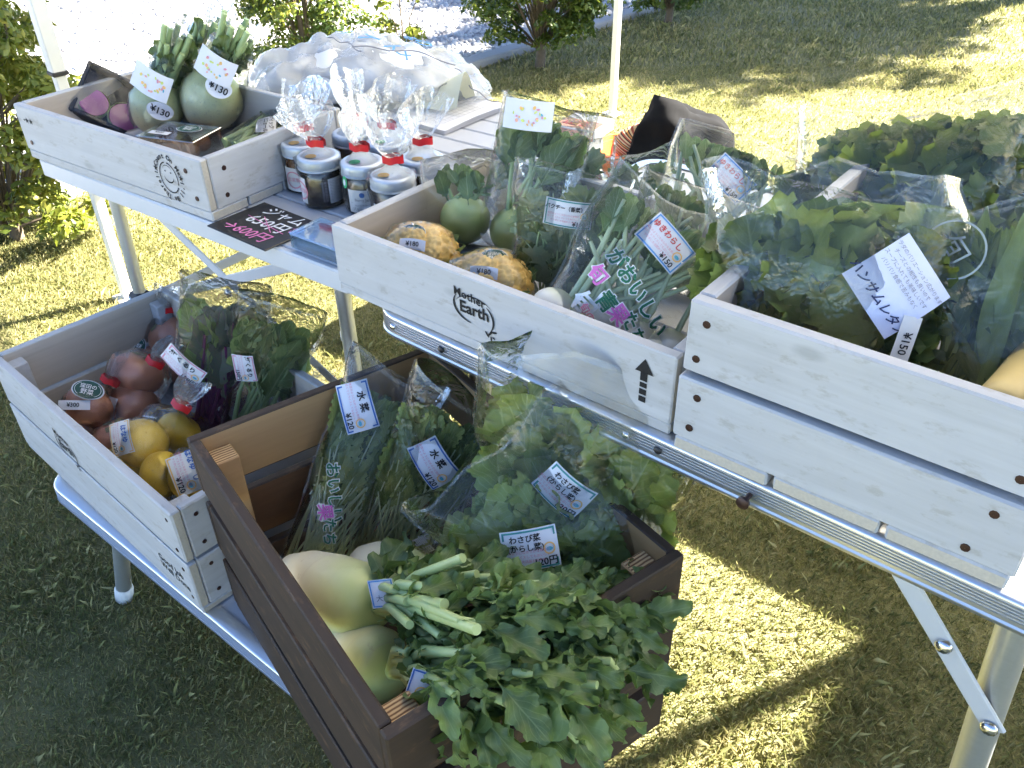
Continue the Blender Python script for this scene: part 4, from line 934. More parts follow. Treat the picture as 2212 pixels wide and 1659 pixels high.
# chalk card and the clear card box
cp = [un(u, v, Z1+.003) for (u, v) in ((452, 487), (566, 437), (680, 479), (590, 549))]; cc = sum(cp, Vector())/4
ex = ((cp[2]-cp[1])+(cp[3]-cp[0])).normalized(); ey = Vector((-ex.y, ex.x, 0)); cw_, ch_ = ((cp[2]-cp[1]).length+(cp[3]-cp[0]).length)/2, ((cp[1]-cp[0]).length+(cp[2]-cp[3]).length)/2
card = thing('price_board', 'black chalk price card reading jam 650 crossed out to 600 yen', 'sign', (cc.x, cc.y, Z1+.0008), (0, 0, math.atan2(ex.y, ex.x)))
M_BOARD = plain('black_board', (.014, .013, .015), .35, var=.1); MB().box((0, 0, .0015), (cw_, ch_, .003), .0012).build('board', M_BOARD, card)
M_CHALKW = plain('white_chalk_marker', (.80, .82, .84), .8, var=.1); M_CHALKP = plain('pink_chalk_marker', (.72, .22, .45), .8, var=.1)
f = lambda x, y: (x, y, .0036)
m = MB(); m.text('ジャム', ch_*.27, lambda x, y: f(x+.004+y*.15, y+ch_*.32), bold=.012, space=1.05); m.text('650円', ch_*.30, lambda x, y: f(x+.002+y*.15, y+ch_*.02), bold=.01, space=1.05); m.build('chalk_lettering', M_CHALKW, card)
m = MB(); m.text('→600円', ch_*.27, lambda x, y: f(x-.004+y*.15, y-ch_*.30), bold=.008); m.text('各', ch_*.18, lambda x, y: f(x+cw_*.40, y+ch_*.10), bold=.01)
for (x0, y0, x1, y1) in ((-cw_*.34, ch_*.06, cw_*.36, -ch_*.05), (-cw_*.16, ch_*.16, cw_*.22, -ch_*.12)):
    d = Vector((x1-x0, y1-y0)).normalized()*.0007; m.add([(x0-d.y, y0+d.x, .0038), (x1-d.y, y1+d.x, .0038), (x1+d.y, y1-d.x, .0038), (x0+d.y, y0-d.x, .0038)], [(0, 1, 2, 3)])
m.build('pink_lettering', M_CHALKP, card)
p = un(712, 528, Z1+.01); abx = thing('card_box', 'clear blue acrylic card box lying beside the chalk price card', 'box', (p.x, p.y, Z1+.0042), (0, 0, R(-37)))
M_ACRYL = film_mat('blue_acrylic', .10, (.74, .86, .97), 1.2, .03, 10, .0, (.45, .65, .95))
def hollow(l, w, h, t): 
    m = MB(); m.box((0, -w/2+t/2, h/2), (l, t, h), .0006); m.box((0, w/2-t/2, h/2), (l, t, h), .0006); m.box((-l/2+t/2, 0, h/2), (t, w-2*t-.0004, h), .0006); m.box((l/2-t/2, 0, h/2), (t, w-2*t-.0004, h), .0006); return m
hollow(.095, .062, .022, .002).build('walls', M_ACRYL, abx); MB().box((0, 0, .0235), (.096, .063, .002), .0006).build('lid', M_ACRYL, abx); MB().box((0, 0, .0065), (.088, .055, .011), .0006).build('cards', M_PAPER, abx)
m = MB(); arc(m, lambda x, y: (x, y, .0125), -.012, 0, .016, .012, 20, 320, .002, taper=False); arc(m, lambda x, y: (x, y, .0125), .02, .004, .010, .010, 0, 360, .003, taper=False); m.build('card_print', K_PEACH, abx)

# big poly bag of foam rolls, paper wrappers and the booklet
ba, bb = un(530, 212, Z1), un(1058, 214, Z1); bl = (bb-ba).length; bc = (ba+bb)/2; bd_ = (bb-ba).normalized()
bz = uny(800, 84, bc.y+.02).z-Z1; byaw = math.atan2(bd_.y, bd_.x)
pb = thing('poly_bag', 'big crinkled clear poly bag of white foam rolls with blue print', 'bag', (bc.x, bc.y, Z1+.001), (0, 0, byaw))
crb = crumple(77, .0080, 10, .05, .22); crs = crumple(78, .0042, 10, .02, .07); BH = bz
def pbP(u, v):
    t = (v-.5)*2; e = max(.02, (1-abs(t)**3.2))**.55; th = 2*math.pi*u; asym = 1-.22*max(0, t)-.10*max(0, -t); ry = .125*e; rz = BH/2*e*asym
    y, z = ry*math.cos(th), rz+rz*math.sin(th)*(1 if math.sin(th) > 0 else .96); k = crb(t*.3, y, z)+crs(t*.3, y, z); k *= .4+.6*e
    return (t*bl/2*(1+.02*math.sin(th*3)), y+k*math.cos(th), max(.001, z+k*max(-.05, math.sin(th))))
MB().grid(pbP, 60, 64, closeu=True).build('film', M_MILKY, pb, 35)
M_FOAM = plain('white_foam_sheet', (.80, .81, .83), .6, var=.03, bump=.1, Subsurface_Weight=.0)
cri = crumple(79, .008, 8, .06, .2)
for (x0, x1, sc_) in ((-.97, .97, .9),):
    def fo(u, v, x0=x0, x1=x1, sc_=sc_):
        t = (x0+(x1-x0)*v); e = max(.02, (1-abs(t)**3.2))**.55*max(.05, math.sin(math.pi*min(1, max(0, v*.98+.01)))**.15); th = 2*math.pi*u; asym = 1-.22*max(0, t)-.10*max(0, -t); ry = .108*e; rz = BH/2*e*asym*.9; k = cri(t*.3+x0, math.cos(th)*.1, math.sin(th)*.1)*e
        return (t*bl/2*.93, (ry+k)*math.cos(th), max(.004, rz+.004+(rz+k)*math.sin(th)))
    MB().grid(fo, 48, 40, closeu=True).build('foam_roll', M_FOAM, pb, 60)
def pbt(cx, cy, s, rot):               # printed marks on the bag's upper side
    c, q = math.cos(rot), math.sin(rot)
    def f(x, y):
        X = cx+x*c-y*q; Y = cy+x*q+y*c; v = X/bl+.5; t = (v-.5)*2; e = max(.02, (1-abs(t)**3.2))**.55; asym = 1-.22*max(0, t)-.10*max(0, -t); a = max(-.99, min(.99, Y/(.125*e))); z = BH/2*e*asym*(1+math.sqrt(1-a*a)); return (X, Y-.006, z+.017)
    return f
for (ch, x, y, sz, r_) in (('イ', .02, -.02, .050, -1.2), ('ト', .075, -.055, .040, -1.2), ('ナ', .10, -.075, .034, -1.3), ('ス', -.03, .02, .034, -1.2), ('の', .13, .0, .044, -1.1), ('み', .10, .015, .032, -1.1)):
    m = MB(); m.text(ch, sz, pbt(x, y, sz, r_), bold=.02); m.build('lettering', K_LBLUE, pb)
for (x0, y0, x1, y1) in ((.0, -.07, .20, -.05), (-.06, -.02, .02, -.08), (.2, -.06, .29, -.085)):
    m = MB(); k = 14; fa = pbt(0, 0, 1, 0); pts = [fa(x0+(x1-x0)*i/k, y0+(y1-y0)*i/k+.006*math.sin(i*.9)) for i in range(k+1)]; m.tube(pts, .0011, 5); m.build('printed_line', K_GREY, pb)
# yellowish paper wrapper
p = un(935, 232, Z1); wz = Vector((.55, .25, .32)).normalized()
yw = thing('paper_wrapper', 'folded pale yellow paper wrapper with a line drawing by the poly bag', 'wrapper', (p.x, p.y, Z1+.001), (0, 0, R(-10)))
crw = crumple(91, .004, 6, .03, .09); M_YPAPER = plain('pale_yellow_paper', (.72, .70, .50), .6, var=.05)
def ywP(u, v): w = .035+.045*v; a = (u-.5)*2; return (-.09+.17*v+.01*a, -.02+w*a*.5-.02*v, .006+.075*v*(1-abs(a)**1.5*.75)+crw(a*.05, v*.15, 0)*.8)
MB().grid(ywP, 16, 18).build('sheet', M_YPAPER, yw, 40)
m = MB(); m.text('・CAVE', .018, lambda x, y: (lambda q: (q[0], q[1]-.004, q[2]+.004))(ywP(.34+y*3, .74+x*2.5)), bold=.02); m.build('lettering', K_BLACK, yw)
p = un(742, 232, Z1); rw = thing('foil_pack', 'small pack with red checked edge lying behind the jars', 'packet', (p.x, p.y, Z1+.001), (0, 0, R(12)))
crw2 = crumple(92, .004, 6, .03, .08)
MB().grid(lambda u, v: (-.07+.16*u, -.04+.09*v, .010+.028*math.sin(math.pi*u)*math.sin(math.pi*min(1, v+.15))+crw2(u*.15, v*.1, 0)), 16, 10).build('sheet', M_PAPER, rw, 40)
m = MB(); 
for i in range(9):
    for j in range(5):
        if (i+j) % 2 == 0: u0, v0 = .04+i*.035, .06+j*.07; m.add([(-.07+.16*a, -.04+.09*b, .014+.028*math.sin(math.pi*a)*math.sin(math.pi*min(1, b+.15))+.001) for a, b in ((u0, v0), (u0+.03, v0), (u0+.03, v0+.06), (u0, v0+.06))], [(0, 1, 2, 3)])
m.build('check_print', K_RED, rw)
bk = [un(u, v, Z1+.006) for (u, v) in ((905, 296), (870, 225), (995, 196), (1085, 222))]; bkc = un(975, 240, Z1+.006); exk = (un(1080, 225, Z1)-un(905, 296, Z1)).normalized(); 
book = thing('booklet', 'open stapled booklet with printed tables lying behind the jam jars', 'booklet', (bkc.x, bkc.y, Z1+.0008), (0, 0, math.atan2(exk.y, exk.x)))
m = MB(); nb = 10
for lay in range(3): m.grid(lambda u, v, lay=lay: ((u-.5)*(.205-.004*lay), (v-.5)*(.15-.003*lay), .0015+.0022*lay+.004*math.sin(math.pi*u)*(lay+1)/3), 10, 2)
m.build('pages', M_PAPER, book)
m = MB()
for i in range(7): m.add([(-.08, -.05+.013*i, .0115), (.05, -.05+.013*i, .0115), (.05, -.0492+.013*i, .0115), (-.08, -.0492+.013*i, .0115)], [(0, 1, 2, 3)])
for i in range(9): m.add([(-.08+.016*i, -.05, .0116), (-.0793+.016*i, -.05, .0116), (-.0793+.016*i, .028, .0116), (-.08+.016*i, .028, .0116)], [(0, 1, 2, 3)])
for i in range(4): m.text('商品出荷規格一覧表のご案内', .0085, lambda x, y: (x-.01, y+.062-.010*i, .0117))
m.build('lettering', K_GREY, book)
rbx = un(1262, 288, Z1); rb = thing('flyer_stack', 'red and white packet with bold red lettering at the table back', 'packet', (rbx.x, rbx.y, Z1+.0008), (0, 0, R(-32)))
MB().box((0, 0, .011), (.085, .085, .022), .002).build('box', M_PAPER, rb)
m = MB(); m.add([(-.040, -.0432, .003), (.040, -.0432, .003), (.040, -.0432, .019), (-.040, -.0432, .019)], [(0, 1, 2, 3)]); m.add([(-.040, -.040, .0225), (.038, -.040, .0225), (.038, .005, .0225), (-.040, .005, .0225)], [(0, 1, 2, 3)]); m.build('red_band', K_PEACH, rb)
m = MB(); m.text('出品', .034, lambda x, y: (x, y-.017, .0232), bold=.03); m.build('lettering', K_RED, rb)

# behind the tables: black bag, orange basket, striped cloth, dark case
M_CANVAS = plain('black_nylon', (.0085, .0087, .010), .9, var=.6, scale=16, bump=1.0, Specular_IOR_Level=.08)
gb0 = un(1452, 372, .40)-Vector((.0, .03, 0)); gb = thing('duffel_bag', 'black nylon holdall with a piped seam, on the bench behind', 'bag', (gb0.x, gb0.y, .4005), (0, 0, R(38)))
crg = crumple(55, .013, 8, .05, .2); zt = uny(1448, 195, gb0.y+.06).z-.40
def gbP(u, v):
    th = 2*math.pi*u; c, s = math.cos(th), math.sin(th); sq = .72; e_ = math.sqrt(max(.02, 1-.93*v**2.4)); w = .150*e_; d = .120*e_*(1-.3*v); x = w*math.copysign(abs(c)**sq, c); y = d*math.copysign(abs(s)**sq, s); k = crg(x, y, v*.2)
    return (x+k*c, y+k*s+.02*v, max(.001, v*zt*(1-.16*v*(c*.5+.5))+k*.5))
m = MB(); m.grid(gbP, 44, 26, closeu=True); n0 = len(m.v)-44; m.f.append(tuple(range(n0, n0+44))); m.m.append(0); bod = m.build('body', M_CANVAS, gb, 50)
for v0 in (.42,): 
    pts = [Vector(gbP(i/44, v0))*1.012 for i in range(45)]; MB().tube(pts, .0022, 6, cap=False).build('piping', M_CANVAS, gb, 60)
MB().tube([(-.06, -.11, zt*.30), (-.04, -.128, zt*.16), (.04, -.128, zt*.16), (.06, -.11, zt*.30)], .006, 8, squash=.4).build('handle', M_CANVAS, gb, 60)
M_ORPL = plain('orange_plastic', (.75, .20, .03), .35, var=.05)
ob0 = un(1408, 356, .40)-Vector((.045, .055, 0)); ob = thing('plastic_basket', 'orange plastic basket on the bench, filled with a striped cloth', 'basket', (ob0.x, ob0.y, .4005), (0, 0, R(-20)))
zo = uny(1418, 318, ob0.y).z-.40; zo = max(.06, zo)
m = MB()
def obP(s0, h0, s1, h1, n=28):
    for (s_, h) in ((s0, h0), (s1, h1)):
        for i in range(n): th = 2*math.pi*i/n; c, q = math.cos(th), math.sin(th); m.v.append((.105*s_*math.copysign(abs(c)**.5, c), .085*s_*math.copysign(abs(q)**.5, q), h))
    o = len(m.v)-2*n
    for i in range(n): m.f.append((o+i, o+(i+1) % n, o+n+(i+1) % n, o+n+i)); m.m.append(0)
obP(.80, 0, 1.0, zo); obP(1.0, zo, 1.07, zo); obP(1.07, zo, 1.07, zo-.012); obP(.97, zo, .78, .004); m.f.append(tuple(range(len(m.v)-28, len(m.v)))); m.m.append(0)
m.build('tub', M_ORPL, ob, 40)
for i in range(10):
    th = 2*math.pi*i/10; c, q = math.cos(th), math.sin(th); k = lambda s_, h: (.105*s_*math.copysign(abs(c)**.5, c), .085*s_*math.copysign(abs(q)**.5, q), h); MB().tube([k(.82, .004), k(1.01, zo-.012)], .003, 5).build('rib', M_ORPL, ob)
def stripe_mat():
    m, nt, out = new_mat('striped_wool'); v = coords(nt, (1, 1, 1), 'UV', False); sp = N(nt, 'ShaderNodeSeparateXYZ'); L(nt, v, sp.inputs[0])
    k = math_(nt, 'FRACT', math_(nt, 'MULTIPLY', sp.outputs[0], 5.0))
    r = nt.nodes.new('ShaderNodeValToRGB'); r.color_ramp.interpolation = 'CONSTANT'; e = r.color_ramp.elements
    st = [(0, (.50, .38, .24)), (.14, (.03, .022, .02)), (.24, (.30, .06, .035)), (.36, (.55, .42, .28)), (.44, (.05, .03, .03)), (.54, (.42, .20, .07)), (.66, (.025, .02, .02)), (.74, (.48, .36, .24)), (.86, (.22, .05, .04))]
    while len(e) < len(st): e.new(.5)
    for i, (p_, c_) in enumerate(st): e[i].position = p_; e[i].color = (*c_, 1)
    L(nt, k, r.inputs[0]); pbr(nt, out, r.outputs[0], .95, 0, bump_(nt, noise_(nt, coords(nt), 300, 2), .5, .002)); return m
sc0 = (ob0.x, ob0.y, .40+zo-.015); sc = thing('striped_cloth', 'brown, black and cream striped woollen cloth bundled in the orange basket', 'cloth', sc0, (0, 0, R(-30)))
crc = crumple(66, .010, 6, .05, .12); m = MB(); uvs = []
nu, nv = 40, 18
for j in range(nv+1):
    for i in range(nu+1):
        th = 2*math.pi*i/nu; ph = math.pi*(j/nv-.5); x, y, z = .075*math.cos(ph)*math.cos(th), .055*math.cos(ph)*math.sin(th), .042*math.sin(ph)+.02; k = 1+crc(x, y, z)*9+.10*math.sin(3*th+ph*2); m.v.append((x*k, y*k, z*k)); uvs.append((.5+z*9+x*3.2, j/nv))
for j in range(nv):
    for i in range(nu): a = j*(nu+1)+i; m.f.append((a, a+1, a+nu+2, a+nu+1)); m.m.append(0)
m.uv = uvs; m.build('bundle', stripe_mat(), sc, 70)
dk = un(2207, 345, .40); dc = thing('black_case', 'upright black case on the bench beyond the lettuce crate', 'case', (dk.x+.115, dk.y-.05, .4005), (0, 0, R(-25)))
MB().box((0, 0, .10), (.20, .10, .20), .012).build('shell', M_CANVAS, dc); MB().tube([(-.05, 0, .20), (-.045, 0, .225), (.045, 0, .225), (.05, 0, .20)], .006, 8).build('handle', M_BLACKPLASTIC, dc, 50)
# ---------------------------------------------------------------- radish crate
FA = Z1+.0165
def radish(name_px, base_px, r, neck_px, label, seed, price_px=None, sticker_px=None, hs=1.06):
    b = un(*base_px, FA); c0 = b+Vector((0, 0, r*hs)); nk = on_ray(c0, *neck_px, .148, .3); ax = (nk-c0); l = ax.length; M = axis_rot(ax, c0); base = c0-ax.normalized()*r*hs
    base.z = max(base.z, FA); t = thing('bagged_radish', label, 'radish', base, M.to_euler(), 'green radishes tied in clear bags')
    rg = random.Random(seed); m = ball(r, hs, 30); m.v = [(x*(1+.05*math.sin(z*60)), y*(1+.04*math.sin(z*60+1)), z+r*hs) for x, y, z in m.v]
    m.lathe([(.004, .006), (.0025, -.002)], 8); m.build('root', M_RADISH, t, 180)
    for i in range(13):
        a = i*2.4; q = r*.30*math.sqrt((i+1)/13); x, y = q*math.cos(a), q*math.sin(a); h = rg.uniform(.070, .112)
        MB().tube([(x*.8, y*.8, 2*r*hs-.006), (x*1.6, y*1.6, 2*r*hs+h*.5), (x*1.9+rg.uniform(-.006, .006), y*1.9, 2*r*hs+h)], [.0064, .0055, .0050], 8).build('stalk', M_ST_GREEN, t, 50)
    for i in range(8):
        a = rg.uniform(0, 6.28); q = r*.45; d = Vector((math.cos(a)*.35, math.sin(a)*.35, 1)); put_leaf(t, 'daikon', M_LF_DARK, (q*math.cos(a)*.7, q*math.sin(a)*.7, 2*r*hs+rg.uniform(-.005, .03)), d, (math.cos(a), math.sin(a), .2), rg.uniform(.045, .075), rg)
    prof = [(r*.5, .001), (r*.9, r*.35), (r*1.06, r*.9), (r*1.04, r*1.4), (r*.86, r*1.95*hs), (r*.74, 2*r*hs+.02), (r*.70, 2*r*hs+.055)]
    gathered(t, prof, (.009, r*hs+l), .055, .026, seed, M_FILM, tape=False, amp=.003, plume_mat=M_FILMHAZY)
    Mi = M.transposed(); 
    def surf_fn(px, w, lift=.004):
        o = Mi @ (Vector((0, 0, CAM_H))-base); d = Mi @ ray(*px); yy = -r*.95
        tt = (yy-o.y)/d.y; p = o+d*tt; kx = p.x; kz = p.z
        def f(x, y, off): X = kx+x; return (X, -math.sqrt(max(1e-5, (r*1.10)**2-min(X*X, (r*1.0)**2)))-lift-off+max(0, kz+y-2*r*hs+.02)*.35, kz+y)
        return f
    if price_px:
        f = surf_fn(price_px, 1); m = MB(); n = 24; w, h = .046, .032
        m.add([f(w/2*math.cos(2*math.pi*i/n), h/2*math.sin(2*math.pi*i/n), 0) for i in range(n)], [tuple(range(n))]); lb = m.build('price_sticker', M_PAPER, t)
        m = MB(); m.text('¥130', .0165, lambda x, y: f(x, y+x*-.12, .0012), bold=.02); m.build('lettering', K_BLACK, lb)
    if sticker_px: dots_label(t, surf_fn(sticker_px, 1, .006), .066, .042, seed)
    return t
radish((440, 200), (418, 262), .048, (455, 60), 'bagged green radish standing behind the other two', 43, None, (412, 126))
radish((345, 240), (352, 292), .047, (378, 105), 'bagged green radish beside the black tray', 41, (347, 236), (326, 181))
radish((475, 230), (470, 285), .056, (498, 108), 'plump bagged green radish, roundest of the three', 42, (473, 188), (464, 150))
# black tray of pink-fleshed radish halves
b0 = un(226, 284, FA); tp = on_ray(b0, 258, 204, .112, .72); ax = (tp-b0).normalized(); M = axis_rot(ax, b0); tr = thing('wrapped_tray', 'black foam tray of halved pink radishes under cling film', 'tray', b0+Vector((0, 0, .004)), M.to_euler())
M_TRAY = plain('black_foam', (.016, .018, .028), .5, var=.15, scale=200, bump=.2)
MB().box((0, 0, .054), (.128, .006, .108), .002).build('tray_floor', M_TRAY, tr)
for (x, z, a, h) in ((-.062, .054, .006, .108), (.062, .054, .006, .108)): MB().box((x, -.010, z), (.008, .024, .108), .002).build('tray_side', M_TRAY, tr)
for z in (.004, .104): MB().box((0, -.010, z), (.116, .024, .008), .002).build('tray_side', M_TRAY, tr)
M_PINKF = skin_mat('pink_radish_flesh', [(0, (.34, .06, .26)), (1, (.44, .10, .34))], .3, None, coat=.5); M_PALE = plain('pale_radish_rind', (.62, .66, .40), .4)
for (x, z, sx) in ((-.032, .035, 1), (.026, .033, 1.1)):
    h = MB(); n = 26; h.lathe([(.0285*sx, -.004), (.0285*sx, .004), (.027*sx, .006)], n, M=Matrix.Rotation(R(90), 3, 'X')); k = h.build('radish_half', M_PALE, tr, 40, (x, -.010, z))
    q = MB(); q.add([(.0255*sx*math.cos(2*math.pi*i/n), -.0062, .0255*sx*math.sin(2*math.pi*i/n)) for i in range(n)], [tuple(range(n))]); q.build('flesh', M_PINKF, k)
crt = crumple(17, .0035, 8, .02, .07)
MB().grid(lambda u, v: ((u-.5)*.134, -.0245-.006*math.sin(math.pi*u)*math.sin(math.pi*v)+crt(u*.13, 0, v*.11)*.9, v*.112-.001), 26, 22).build('cling_film', M_FILMTIGHT, tr, 35)
# clamshell of orange tomatoes
p = un(392, 308, FA+.02); cl = thing('clamshell', 'clear clamshell of orange tomatoes with a green oval badge', 'punnet', (p.x, p.y, FA+.0005), (0, 0, R(-20)))
M_PET = film_mat('clear_punnet', .03, (.95, .97, .97), 1.3, .03, 20, .05)
hollow(.115, .078, .038, .0012).build('walls', M_PET, cl); MB().box((0, 0, .0392), (.119, .082, .0016), .0006).build('lid', M_PET, cl)
for i, (x, y, r) in enumerate(((.034, -.020, .0165), (.030, .016, .017), (-.004, -.018, .0165), (-.006, .018, .016), (-.038, -.014, .016), (-.036, .019, .0155))):
    ball(r, .94, 18).build('tomato', M_TOMATO, cl, 180, (x, y, r*.95+.001))
oval_badge(cl, lambda x, y, off: (x+.012, y+.014, .0408+off), .050, .032)
label_part(cl, lambda x, y, off: (-.026+x, -.018+y, .0408+off), .042, .014, 'price_label', M_PAPER, None, price_inks(.014, '¥500'))
# flat bag of stick broccoli
bg_ = Bag('broccoli_bag', 'flat bag of stick broccoli lying in the corner of the radish crate', 'vegetables', un(506, 322, FA+.022), un(650, 244, FA+.034), .105, .036, 51, face=Vector((-.15, -.35, .9)), mouth=.3, amp=.0035)
bg_.stems(M_ST_GREEN, 9, (.5, .8), .0048, .7, .7); bg_.scatter('turnip', M_LF_DARK, 16, (.35, .75), .06, xr=.8); bg_.add_film()
x, z = bg_.at(576, 268); label_part(bg_.o, bg_.lab(x, z, -52), .062, .034, 'label', M_PAPER, None, [(K_BLACK, lambda m, f: (m.text('スティック', .0105, lambda x, y: f(x-.004, y+.009), bold=.02), m.text('セニョール', .0095, lambda x, y: f(x+.008, y-.001), bold=.02))), (K_GREY, lambda m, f: [m.text('茎まで甘くておいしいブロッコリー', .0036, lambda x, y: f(x, y-.009-.0035*i)) for i in range(2)])])
x, z = bg_.at(606, 245); oval_badge(bg_.o, bg_.lab(x, z, -40, .006), .040, .024)

# ---------------------------------------------------------------- cauliflower crate
FB = Z1+.0145
def cauli(px, r, label, seed, stick, price):
    c = un(px[0], px[1], FB+r*.72); t = thing('cauliflower', label, 'cauliflower', (c.x, c.y, FB+.001), (0, 0, 0), 'wrapped orange cauliflowers')
    rg = np.random.default_rng(seed); nu, nv = 120, 60; n1, n2 = 44, 340
    def fib(n): i = np.arange(n)+.5; ph = np.arccos(1-1.25*i/n); th = np.pi*(1+5**.5)*i; q = np.stack([np.cos(th)*np.sin(ph), np.sin(th)*np.sin(ph), np.cos(ph)], 1)+rg.normal(0, .05 if n < 100 else .02, (n, 3)); return q/np.linalg.norm(q, axis=1, keepdims=True)
    A, B2 = fib(n1), fib(n2); th = np.linspace(0, 2*np.pi, nu, endpoint=False); ph = np.linspace(.001, 2.05, nv+1); T_, P_ = np.meshgrid(th, ph); D = np.stack([np.cos(T_)*np.sin(P_), np.sin(T_)*np.sin(P_), np.cos(P_)], 2).reshape(-1, 3)
    d1 = np.arccos(np.clip(D @ A.T, -1, 1)).min(1); d2 = np.arccos(np.clip(D @ B2.T, -1, 1)).min(1)
    rad = r*(.74+.24*np.sqrt(np.clip(1-(d1/.29)**2, 0, 1))+.085*np.sqrt(np.clip(1-(d2/.085)**2, 0, 1))); V = D*rad[:, None]; V[:, 2] = V[:, 2]*.78+r*.62
    i, j = np.meshgrid(np.arange(nu), np.arange(nv)); a = (j*nu+i).ravel(); b = (j*nu+(i+1) % nu).ravel(); F = np.stack([a, a+nu, b+nu, b], 1)
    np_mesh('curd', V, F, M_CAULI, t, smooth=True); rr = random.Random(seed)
    for k in range(9):
        a = k*.7+rr.uniform(-.2, .2); put_leaf(t, 'turnip', M_LF_TURNIP, (.5*r*math.cos(a), .5*r*math.sin(a), .012), (math.cos(a)*.8, math.sin(a)*.8, .9), (-math.cos(a), -math.sin(a), .6), r*.95, rr)
    gathered(t, [(r*.6, .001), (r*1.02, .006), (r*1.10, r*.45), (r*1.04, r*.9), (r*.80, r*1.22), (r*.45, r*1.42), (r*.22, r*1.47)], (.004, r*1.485), .004, .006, seed, M_FILMTIGHT, tape=False, amp=.0035, plume_mat=M_FILM)
    def pl(px_, w, tiltx, yaw):
        d = ray(*px_); cz = FB+r*1.28; q = un(*px_, cz); M = Matrix.Rotation(yaw, 3, 'Z') @ Matrix.Rotation(tiltx, 3, 'X'); o = q-Vector((c.x, c.y, FB+.001))
        return lambda x, y, off: tuple(o+M @ Vector((x, y-6*x*x, off+.004)))
    label_part(t, pl(price, 0, R(62), R(-14)), .034, .0135, 'price_label', M_PAPER, None, price_inks(.0135, '¥180'))
    oval_badge(t, pl(stick, 0, R(25), R(-12)), .036, .022)
cauli((905, 548), .052, 'orange cauliflower next to the round kohlrabi', 61, (893, 503), (893, 527))
cauli((1056, 612), .053, 'orange cauliflower against the front plank below the coriander bag', 62, (1068, 558), (1047, 587))
def kohl(center, r, top, Lb, W, label, seed, nleaf, leafln, roll=0, lk='turnip'):
    c = un(center[0], center[1], FB+r*1.02); b = c-Vector((0, 0, r*1.0)); tp = on_ray(b, *top, Lb, .42); B = Bag('kohlrabi_bag', label, 'kohlrabi', b, tp, W, r*3.3, seed, 'kohlrabi in clear bags', roll, mouth=.25, amp=.005, wtop=1.1, wbot=.95)
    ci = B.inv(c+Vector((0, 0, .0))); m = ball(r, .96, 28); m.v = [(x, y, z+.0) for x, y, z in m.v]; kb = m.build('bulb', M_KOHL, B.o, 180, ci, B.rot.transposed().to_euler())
    for i in range(7):
        a = B.rg.uniform(0, 6.28); z1 = B.L*B.rg.uniform(.55, .8); x1 = B.rg.uniform(-.6, .6)*B.hw(z1/B.L); MB().tube([(ci.x+r*.5*math.cos(a), ci.y+r*.3*math.sin(a), ci.z+r*.75), ((ci.x+x1)/2+.01*math.cos(a), ci.y*.5+.006, (ci.z+r+z1)/2), (x1, B.ht(z1/B.L)*.3, z1)], [.0034, .0028, .0022], 8).build('stem', M_ST_GREEN, B.o, 60)
    B.scatter(lk, M_LF_TURNIP, nleaf, (.46, .80), leafln, xr=.8, tilt=45); B.scatter(lk, M_LF_DARK, nleaf//2, (.45, .7), leafln, xr=.7, depthf=.3); B.add_film(); return B
kohl((1005, 474), .0355, (1012, 335), .185, .115, 'kohlrabi bag at the side plank, with bent-over leaves', 71, 12, .07)
k2 = kohl((1112, 500), .0345, (1195, 222), .275, .115, 'tall kohlrabi bag with dark leaves and a dotted sticker', 72, 16, .10)
x, z = k2.at(1142, 248); dots_label(k2.o, k2.lab(x, z, 8, .006), .062, .034, 5)
def cori(b, tp, Lb, W, label, seed, n, labpx=None, ang=0, roll=0):
    B = Bag('coriander_bag', label, 'herbs', b, tp, W, .040, seed, 'coriander in clear bags', roll, mouth=.22, amp=.004, wtop=1.12, wbot=.9)
    B.stems(M_ST_GREEN, 20, (.35, .8), .0014, .4, .8); B.scatter('fan', M_LF_CORI, int(n*1.3), (.08, .74), .038, xr=.85, tilt=70, yaw=60); B.scatter('fan', M_LF_DARK, n//3, (.05, .5), .036, xr=.85, tilt=80, depthf=.25); B.add_film()
    if labpx:
        w, h = .058, .032; x, z = B.at(*labpx); label_part(B.o, B.lab(x, z, ang), w, h, 'label', M_PAPER, K_TEAL, farm_inks(w, h, 'パクチー（香菜）', '¥100', tsize=.19))
    return B
b = un(1235, 500, FB+.004); cori(b, on_ray(b, 1225, 292, .215, .45), .215, .125, 'coriander bag with yellowed leaves, hidden behind the labelled one', 82, 18, roll=8)
b = un(1395, 475, FB+.004); cori(b, on_ray(b, 1375, 330, .15, .4), .15, .11, 'small coriander bag beside the turnip bag with folded top', 83, 16, roll=-12)
b = un(1212, 640, FB+.004); cori(b, on_ray(b, 1243, 362, .215, .38), .215, .132, 'coriander bag with a teal-bordered label', 81, 40, (1228, 462), -3)
